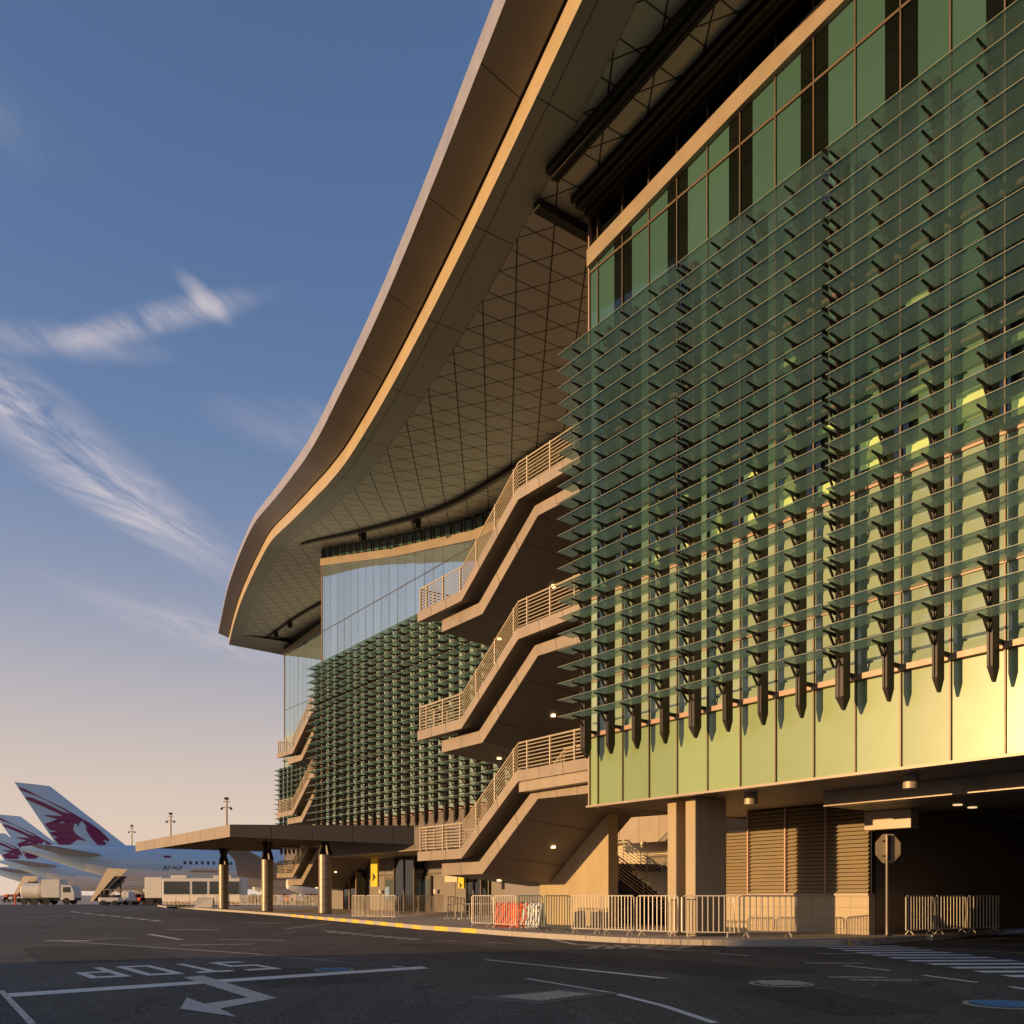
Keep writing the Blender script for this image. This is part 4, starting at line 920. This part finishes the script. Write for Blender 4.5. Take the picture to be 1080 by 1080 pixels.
# manholes
def manhole(x, y, rr, ma, lab):
    p = G(x, y); r = thing('manhole_cover', lab, 'manhole cover', (p.x, p.y, .005), group='covers in the road')
    m = MB(); m.cyl(p.x, p.y, .005, .012, rr, 32); m.build('ring', 'kerb', r)
    m = MB(); m.cyl(p.x, p.y, .012, .018, rr*.84, 32); d = m.build('lid', ma, r)
    m = MB(); st_ = rr*.21
    for i in range(-4, 5):
        for j in range(-4, 5):
            if math.hypot(i, j)*st_ < rr*.76: m.box((p.x+(i-.33)*st_, p.y+(j-.33)*st_, .0182), (p.x+(i+.33)*st_, p.y+(j+.33)*st_, .026))
    m.build('studs', 'stud_iron' if ma != 'blue_paint' else 'stud_blue', d)
manhole(824, 1038, .44, 'iron', 'round iron manhole cover in the road below the louvred wall'); manhole(1058, 1060, .42, 'blue_paint', 'round manhole cover with blue painted lid at lower right'); manhole(352, 1023.3, .33, 'blue_paint', 'small blue manhole cover touching the white stop line')
r = thing('drain_grate', 'rectangular drain grate in a concrete frame in the foreground road', 'drain grate', G(575, 1051, .005), group='covers in the road')
P = [G(492, 1053.2), G(565, 1060.2), G(655, 1048.6), G(600, 1043.4)]
m = MB(); m.prism([(p.x, p.y) for p in P], .005, .011); m.build('frame', 'frame_concrete', r)
cp = sum(P, Vector())/4; Q = [cp+(p-cp)*.62 for p in P]
m = MB(); m.prism([(p.x, p.y) for p in Q], .0112, .0125); m.build('pit', 'black_wall', r); m = MB()
for k in range(9):
    t0, t1 = k/9, (k+.5)/9; a0 = Q[0].lerp(Q[3], t0); a1 = Q[0].lerp(Q[3], t1); b0 = Q[1].lerp(Q[2], t0); b1_ = Q[1].lerp(Q[2], t1)
    m.prism([(p.x, p.y) for p in (a0, b0, b1_, a1)], .0127, .020)
m.build('bars', 'stud_iron', r)

# ------------------------------------------------------------------ aircraft
def aircraft():
    r = thing('airliner', 'nearest airliner, pale blue body with maroon emblem on its tall fin', 'airliner', (0, 0, 0), 0, 'parked airliners with maroon fins')
    st = [(0, .25, 7.7), (1.2, .55, 7.6), (4, 1.15, 7.2), (8, 1.9, 6.6), (13, 2.6, 5.95), (19, 2.98, 5.6), (26, 3.05, 5.55), (54, 3.05, 5.55), (58.5, 2.8, 5.45), (62, 2.25, 5.15), (64.8, 1.4, 4.8), (66.3, .6, 4.6), (66.8, .1, 4.55)]
    n = 40; m = MB()
    for (x0, r0, z0), (x1, r1, z1) in zip(st, st[1:]):
        for k in range(n):
            a, b_ = 2*math.pi*k/n, 2*math.pi*(k+1)/n
            q = [(x0, r0*math.sin(a), z0+r0*math.cos(a)), (x1, r1*math.sin(a), z1+r1*math.cos(a)), (x1, r1*math.sin(b_), z1+r1*math.cos(b_)), (x0, r0*math.sin(b_), z0+r0*math.cos(b_))]
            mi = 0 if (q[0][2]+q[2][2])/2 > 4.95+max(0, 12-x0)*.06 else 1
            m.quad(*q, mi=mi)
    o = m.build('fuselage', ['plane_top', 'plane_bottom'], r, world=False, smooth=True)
    import bmesh
    bm = bmesh.new(); bm.from_mesh(o.data); bmesh.ops.remove_doubles(bm, verts=bm.verts, dist=.001); bmesh.ops.recalc_face_normals(bm, faces=bm.faces); bm.to_mesh(o.data); bm.free()
    def surf(name, ma, root, tip, tr, tt, parent=r, axis='z'):     # lifting surface: root/tip = (LE, TE) points
        rings = []
        for (le, te), th in ((root, tr), (tip, tt)):
            le, te = Vector(le), Vector(te); ring = []
            nrm = Vector((0, 1, 0)) if axis == 'z' else Vector((0, 0, 1))
            for f_, h in ((0, 0), (.08, .7), (.3, 1), (.65, .7), (1, .04), (.65, -.7), (.3, -1), (.08, -.7)): ring.append(le.lerp(te, f_)+nrm*h*th/2)
            rings.append(ring)
        m = MB(); m.loft(rings); return m.build(name, ma, parent, world=False, smooth=True)
    fin_ = surf('tail_fin', 'plane_top', ((13.9, 0, 8.2), (4.7, 0, 7.9)), ((3.6, 0, 16.6), (-.8, 0, 16.9)), .8, .3)
    for sgn in (-1, 1):
        surf('stabilizer', 'plane_grey', ((10.8, sgn*1.2, 6.9), (4.8, sgn*.8, 6.9)), ((3.2, sgn*10.2, 7.7), (.6, sgn*10.4, 7.7)), .6, .2, axis='y')
        w = surf('wing', 'plane_grey', ((43, sgn*2.4, 4.2), (29, sgn*2.6, 4.1)), ((29, sgn*20, 5.9), (24.5, sgn*20, 5.9)), 1.5, .5, axis='y')
        surf('wing_tip', 'plane_grey', ((29, sgn*20, 5.9), (24.5, sgn*20, 5.9)), ((20.5, sgn*31, 8.2), (19.3, sgn*31.4, 8.4)), .5, .12, axis='y')
        m = MB(); pr_ = [(34.5, .75), (36, 1.35), (38.5, 1.72), (41, 1.78), (42.2, 1.6), (42.3, 1.35)]
        m.loft([[Vector((x, sgn*10+q*math.cos(t), 2.9+q*math.sin(t))) for t in [2*math.pi*k/24 for k in range(24)]] for x, q in pr_]); e = m.build('engine', 'plane_bottom', r, world=False, smooth=True)
        m = MB(); m.loft([[Vector((x, sgn*10+q*math.cos(t), 2.9+q*math.sin(t))) for t in [2*math.pi*k/24 for k in range(24)]] for x, q in ((42.31, 1.3), (42.33, 1.3))]); m.build('intake', 'black_paint', e, world=False)
        m = MB(); m.hexa([(35, sgn*10-.2, 4.3), (41, sgn*10-.2, 4.3), (41, sgn*10+.2, 4.3), (35, sgn*10+.2, 4.3), (33, sgn*10-.2, 5.2), (38, sgn*10-.2, 5.2), (38, sgn*10+.2, 5.2), (33, sgn*10+.2, 5.2)]); m.build('pylon', 'plane_grey', r, world=False)
        m = MB(); m.tube([(32, sgn*5.2, .9), (32, sgn*5.0, 3.8)], .18, 8); m.tube([(30.6, sgn*5.2, .7), (33.4, sgn*5.2, .7)], .14, 8); g = m.build('main_gear', 'plane_bottom', r, world=False)
        for x in (30.6, 32, 33.4):
            m = MB(); m.tube([(x, sgn*5.2-.6, .68), (x, sgn*5.2+.6, .68)], .68, 16); m.build('wheel', 'tyre', g, world=False)
    m = MB(); m.tube([(60.5, 0, .5), (60.5, 0, 3)], .13, 8); g = m.build('nose_gear', 'plane_bottom', r, world=False)
    m = MB(); m.tube([(60.5, -.5, .5), (60.5, .5, .5)], .5, 16); m.build('wheel', 'tyre', g, world=False)
    # maroon antelope emblem on both sides of the fin
    E_ = [(152, 135), (190, 147), (320, 222), (440, 288), (520, 342), (600, 395), (660, 445), (722, 520), (712, 537), (690, 520), (680, 530), (702, 552), (675, 572), (640, 560), (600, 505), (575, 455), (566, 425), (584, 434), (562, 402), (545, 375), (528, 400), (520, 428), (513, 400), (494, 410), (490, 450), (505, 485), (572, 538), (520, 528), (490, 555), (440, 600), (410, 592), (385, 548), (372, 525), (398, 520), (362, 505), (345, 480), (398, 472), (345, 462), (315, 415), (392, 376), (300, 345), (425, 345), (385, 322), (310, 283), (205, 230), (195, 208), (240, 215), (330, 258), (425, 312), (480, 328), (420, 290), (300, 215), (170, 160)]
    def em(p):
        x, y = p; a = ((x-400)-(-268)*0)  # affine from the fin corners
        # TE root (400,600)->(4.7,7.95)  LE root (850,575)->(13.9,8.25)  TE tip (132,100)->(-.8,16.9)
        A1 = (450, -25); B1 = (-268, -500); det = A1[0]*B1[1]-A1[1]*B1[0]; dx, dy = x-400, y-600
        p_ = (dx*B1[1]-dy*B1[0])/det; q_ = (A1[0]*dy-A1[1]*dx)/det
        return 4.7+9.2*p_-5.5*q_, 7.95+.3*p_+8.95*q_
    pts = [em(p) for p in E_]; tri = tessellate_polygon([[Vector((a, b_, 0)) for a, b_ in pts]])
    for sgn in (-1, 1):
        m = MB(); P = []
        for x, z in pts:
            t_ = (z-8.2)/8.6; th = (.8+(.3-.8)*t_)/2; le = 13.9-10.3*t_; te = 4.7-5.5*t_; f_ = min(1, max(0, (le-x)/(le-te)))
            hh = interp(f_, [(0, 0), (.08, .7), (.3, 1), (.65, .7), (1, .04)]); P.append(Vector((x, sgn*(th*hh+.06), z)))
        m.add(P, [tuple(t) for t in tri]); m.build('emblem', 'maroon', fin_, world=False)
    # tail stripe emblem dot under the fin, door outline, cargo door, windows
    def side(x, z):                                                # y of the starboard skin
        rr = interp(x, [(a, b_) for a, b_, c_ in st]); zc_ = interp(x, [(a, c_) for a, b_, c_ in st]); return -math.sqrt(max(.01, rr*rr-(z-zc_)**2))
    for x0, z0, w, h in ((15.2, 4.9, 1.25, 2.3), (43.5, 4.9, 1.25, 2.3)):
        m = MB()
        for (xa, za, xb, zb_) in ((x0, z0, x0+.09, z0+h), (x0+w-.09, z0, x0+w, z0+h), (x0, z0, x0+w, z0+.09), (x0, z0+h-.09, x0+w, z0+h)):
            m.quad((xa, side(xa, za)-.03, za), (xb, side(xb, za)-.03, za), (xb, side(xb, zb_)-.03, zb_), (xa, side(xa, zb_)-.03, zb_))
        m.build('door_outline', 'plane_bottom', r, world=False)
    m = MB(); m.quad((22, side(22, 3.0)-.03, 3.0), (26.6, side(26.6, 3.0)-.03, 3.0), (26.6, side(26.6, 4.75)-.03, 4.75), (22, side(22, 4.75)-.03, 4.75)); m.build('cargo_hold', 'black_paint', r, world=False)
    m = MB(); m.hexa([(22, side(24, 4.8), 4.8), (26.6, side(24, 4.8), 4.8), (26.6, -4.6, 5.2), (22, -4.6, 5.2), (22, side(24, 4.8), 4.9), (26.6, side(24, 4.8), 4.9), (26.6, -4.6, 5.3), (22, -4.6, 5.3)]); m.build('cargo_door', 'plane_bottom', r, world=False)
    m = MB(); m.quad((18.3, side(18.3, 6.75)-.03, 6.75), (19.3, side(19.3, 6.75)-.03, 6.75), (19.3, side(19.3, 7.05)-.03, 7.05), (18.3, side(18.3, 7.05)-.03, 7.05)); m.build('flag_mark', 'maroon', r, world=False)
    return r, side
plane, side = aircraft()
others = []
TAILA = R(30)
def place_plane(o, Y, px): o.location = ((px-540)/F_*Y, Y, 0); o.rotation_euler = (0, 0, TAILA)
pA = 22
for k, (Y, px, lab) in enumerate(((174, -.5, 'second airliner of the row, its fin partly hidden by the nearest tail'), (223, -12, 'third airliner of the row at the left picture edge'), (272, -4, 'farthest airliner of the row, small and low at the left edge'))):
    c = copy_tree(plane); c['label'] = lab; place_plane(c, Y, px); others.append(c)
wm = MB(); wm.quad((-.16, 0, -.24), (.16, 0, -.24), (.16, -.0, .24), (-.16, 0, .24)); w0 = None
for k in range(44):
    x = 21.2+k*.62*1.35
    if 42.8 < x < 45.3 or x > 57: continue
    if w0 is None: w0 = wm.build('window', 'dark_glass', plane, world=False); o = w0
    else: o = w0.copy(); COL.objects.link(o); o.parent = plane
    o.location = (x, side(x, 6.05)-.03, 6.05); o.rotation_euler = (-.15, 0, 0)
fc = bpy.data.curves.new('reg', 'FONT'); fc.body = 'A7-ALF'; fc.size = .85; fo = bpy.data.objects.new('tmp', fc); COL.objects.link(fo); dg = bpy.context.evaluated_depsgraph_get(); dg.update()
me = bpy.data.meshes.new_from_object(fo.evaluated_get(dg)); bpy.data.objects.remove(fo); me.materials.clear(); me.materials.append(MATS['black_paint'])
o = bpy.data.objects.new('registration', me); COL.objects.link(o); o.parent = plane; o.location = (18.2, side(19, 5.15)-.06, 5.0); o.rotation_euler = (R(90), 0, 0)
place_plane(plane, 125, pA)

# ------------------------------------------------------------------ apron vehicles
def wheelset(r, xs, y0, y1, rr):
    for x in xs:
        for y in (y0, y1): m = MB(); m.tube([(x, y-.12, rr), (x, y+.12, rr)], rr, 14); m.build('wheel', 'tyre', r, world=False)
def at(x, y, Y): return Vector(((x-540)/F_*Y, Y, 0))
YA = 108
def bus():
    p = at(157, 0, 100); r = thing('apron_bus', 'white apron bus with dark windows behind the distant barriers', 'bus', p, .0)
    m = MB(); m.box((2.0, -1.4, .45), (10.6, 1.4, 3.1)); m.build('body', 'truck_white', r, world=False, bevel=.12)
    for k, (a, b_) in enumerate(((2.2, 5.0), (5.3, 6.9), (7.2, 9.0), (9.2, 10.4))): m = MB(); m.box((a, -1.43, 1.35), (b_, -1.40, 2.75)); m.build('window', 'dark_glass', r, world=False)
    for a, b_, h in ((2.8, 4.6, .35), (7.5, 9.5, .3)): m = MB(); m.box((a, -1, 3.1), (b_, 1, 3.1+h)); m.build('roof_unit', 'truck_white', r, world=False, bevel=.08)
    wheelset(r, (3.6, 9.2), -1.25, 1.25, .48)
bus()
def box_truck(x, Y, lab, cut=0.0, rz=0.0):
    p = at(x, 0, Y); r = thing('service_truck', lab, 'truck', p, rz, 'white service trucks on the apron')
    m = MB(); m.box((cut, -1.2, .9), (4.2, 1.2, 3.3)); m.build('cargo_box', 'truck_white', r, world=False, bevel=.05)
    m = MB(); m.loft([[Vector((x_, y_, z_)) for x_, z_ in ((4.25, .6), (6.0, .6), (6.0, 1.6), (5.6, 2.5), (4.25, 2.6))] for y_ in (-1.15, 1.15)]); m.build('cab', 'truck_white', r, world=False)
    m = MB(); m.box((4.6, -1.18, 1.6), (5.5, -1.15, 2.3)); m.build('side_window', 'dark_glass', r, world=False)
    m = MB(); m.box((cut, -1.0, .5), (6.0, 1.0, .9)); m.build('chassis', 'dark_metal', r, world=False); wheelset(r, (cut+.6, 5.0), -1.05, 1.05, .45)
box_truck(157-2.2/104*949, 104, 'small white high loader truck standing left of the apron bus', 2.2); 
box_truck(48-1.9/118*949, 118, 'larger white service truck under the rear of the airliner', 1.9, rz=.05)
r = thing('tank_truck', 'white cylindrical tank trailer left of the larger service truck', 'trailer', at(25, 0, 119))
m = MB(); m.loft([[Vector((x_, q*math.cos(t), 1.75+q*math.sin(t))) for t in [2*math.pi*k/20 for k in range(20)]] for x_, q in ((0, .9), (.2, 1.1), (2.4, 1.1), (2.6, .9))]); m.build('tank', 'truck_white', r, world=False, smooth=True)
m = MB(); m.box((0, -.9, .5), (2.7, .9, .75)); m.build('chassis', 'dark_metal', r, world=False); wheelset(r, (.6, 2.0), -.95, .95, .42)
def air_stairs(x, Y, lab, sc=1.0):
    r = thing('passenger_stairs', lab, 'mobile stairs', at(x, 0, Y), .0, 'mobile stairs by the airliners')
    m = MB(); m.hexa([(0, -.9, .5), (.6, -.9, .5), (.6, .9, .5), (0, .9, .5), (2.6, -.9, 3.7), (4.0, -.9, 3.7), (4.0, .9, 3.7), (2.6, .9, 3.7)]); m.build('stair_flight', 'step', r, world=False)
    for y in (-.98, .98): m = MB(); m.hexa([(-.1, y-.03, .4), (.3, y-.03, .4), (.3, y+.03, .4), (-.1, y+.03, .4), (2.2, y-.03, 4.7), (4.0, y-.03, 4.7), (4.0, y+.03, 4.7), (2.2, y+.03, 4.7)]); m.build('side_panel', 'beige_paint', r, world=False)
    m = MB(); m.tube([(3.6, 0, .9), (3.4, 0, 3.6)], .12, 8); m.tube([(1.2, .6, .8), (3.8, .6, 3.2)], .08, 6); m.build('support', 'dark_metal', r, world=False)
    m = MB(); m.box((1.0, -1, .45), (5.2, 1, .95)); m.build('chassis', 'truck_white', r, world=False, bevel=.08); m = MB(); m.box((4.0, -.9, .95), (5.0, .9, 1.7)); m.build('cab', 'truck_white', r, world=False, bevel=.08)
    wheelset(r, (1.5, 4.6), -1, 1, .4)
air_stairs(99, 118, 'beige mobile stairs raised to the rear of the nearest airliner'); air_stairs(15, 165, 'small distant mobile stairs at the second airliner')
def tug(x, Y, lab):
    r = thing('baggage_tug', lab, 'tug', at(x, 0, Y), .1, 'baggage tugs and carts')
    m = MB(); m.box((0, -.7, .35), (2.4, .7, .95)); m.build('body', 'truck_white', r, world=False, bevel=.1); m = MB(); m.box((.2, -.6, .95), (1.0, .6, 1.25)); m.build('seat', 'dark_metal', r, world=False)
    m = MB()
    for xx in (.2, 1.3):
        for yy in (-.6, .6): m.tube([(xx, yy, .95), (xx, yy, 1.9)], .03, 5)
    m.box((.1, -.7, 1.9), (1.4, .7, 1.97)); m.build('roof_frame', 'beige_paint', r, world=False); wheelset(r, (.5, 1.9), -.65, .65, .3)
tug(106, 110, 'low white tug in front of the beige mobile stairs'); tug(118, 112, 'second white tug right of the beige mobile stairs')
def cart(x, Y, lab):
    r = thing('baggage_cart', lab, 'cart', at(x, 0, Y), 0, 'loaded baggage carts'); m = MB(); m.box((0, -.8, .4), (2.6, .8, .55)); m.build('bed', 'dark_metal', r, world=False)
    for k in range(6):
        m = MB(); a = random.uniform(0, 1.9); z = .55+.42*(k % 2); m.box((a, -.7, z), (a+.65, -.1+.5*random.random(), z+.4)); m.build('suitcase', random.choice(['beige_paint', 'maroon', 'dark_metal', 'orange_plastic', 'white_plastic']), r, world=False, bevel=.04)
    wheelset(r, (.5, 2.1), -.7, .7, .25)
for x, Y, lab in ((136, 110, 'loaded baggage cart left of the small loader truck'), (128, 124, 'farther loaded baggage cart behind the tugs'), (298, 112, 'loaded cart seen between the far and middle canopy columns'), (318, 104, 'cart with orange cases left of the nearest canopy column'), (4, 150, 'far baggage cart at the left picture edge')): cart(x, Y, lab)
p = at(16, 0, 112); m = MB(); m.cyl(p.x, p.y, 0, 1.0, .1, 10, .08); m.cyl(p.x, p.y, 1.0, 1.5, .07, 10, .05); tag(m.build('marker_post', 'orange_plastic'), 'thin orange marker post on the apron left of the tank trailer', 'post')
# tall light masts
for k, (x, y, Y) in enumerate(((239, 841, 190), (180, 857, 230), (139, 870, 290), (105.5, 877, 330))):
    w = ('nearest and tallest', 'second', 'third', 'farthest and shortest')[k]; h = (HY-y)/F_*Y+EYE
    p = at(x, 0, Y); r = thing('light_mast', '%s floodlight mast from the right, beyond the airliners' % w, 'light mast', p, 0, 'floodlight masts on the apron')
    m = MB(); m.tube([(0, 0, 0), (0, 0, h)], [.30, .2], 10); m.build('pole', 'mast', r, world=False)
    m = MB(); m.box((-1.0, -.15, h-2.2), (1.0, .15, h-2.0)); m.box((-.7, -.15, h-1.0), (.7, .15, h-.85)); m.build('crossbar', 'mast', r, world=False)
    for xx in (-1.0, .95): m = MB(); m.box((xx-.2, -.3, h-2.6), (xx+.2, .2, h-2.2)); m.build('floodlight', 'dark_metal', r, world=False)
    m = MB(); m.box((-.4, -.25, h-.5), (.4, .25, h)); m.build('floodlight', 'dark_metal', r, world=False)

# ------------------------------------------------------------------ unseen building, added left behind the camera to shade the near road
r = thing('shade_building', 'plain low building added behind and left of the viewpoint, out of the picture, to shade the road', 'building', (-40, -6, 0))
m = MB(); m.prism([(-30, 9.0), (-30, -60), (-42, -60), (-42, 4.6)], 0, 6.8); m.build('wall', 'grey_wall', r); m = MB(); m.prism([(-29.7, 9.4), (-29.7, -60.4), (-42.4, -60.4), (-42.4, 4.7)], 6.8, 7.2); m.build('roof', 'cladding', r)
for k in range(10): m = MB(); m.box((-30.0, -55+6.5*k, 1.0), (-29.93, -50.5+6.5*k, 6.5)); m.build('window', 'dark_glass', r)
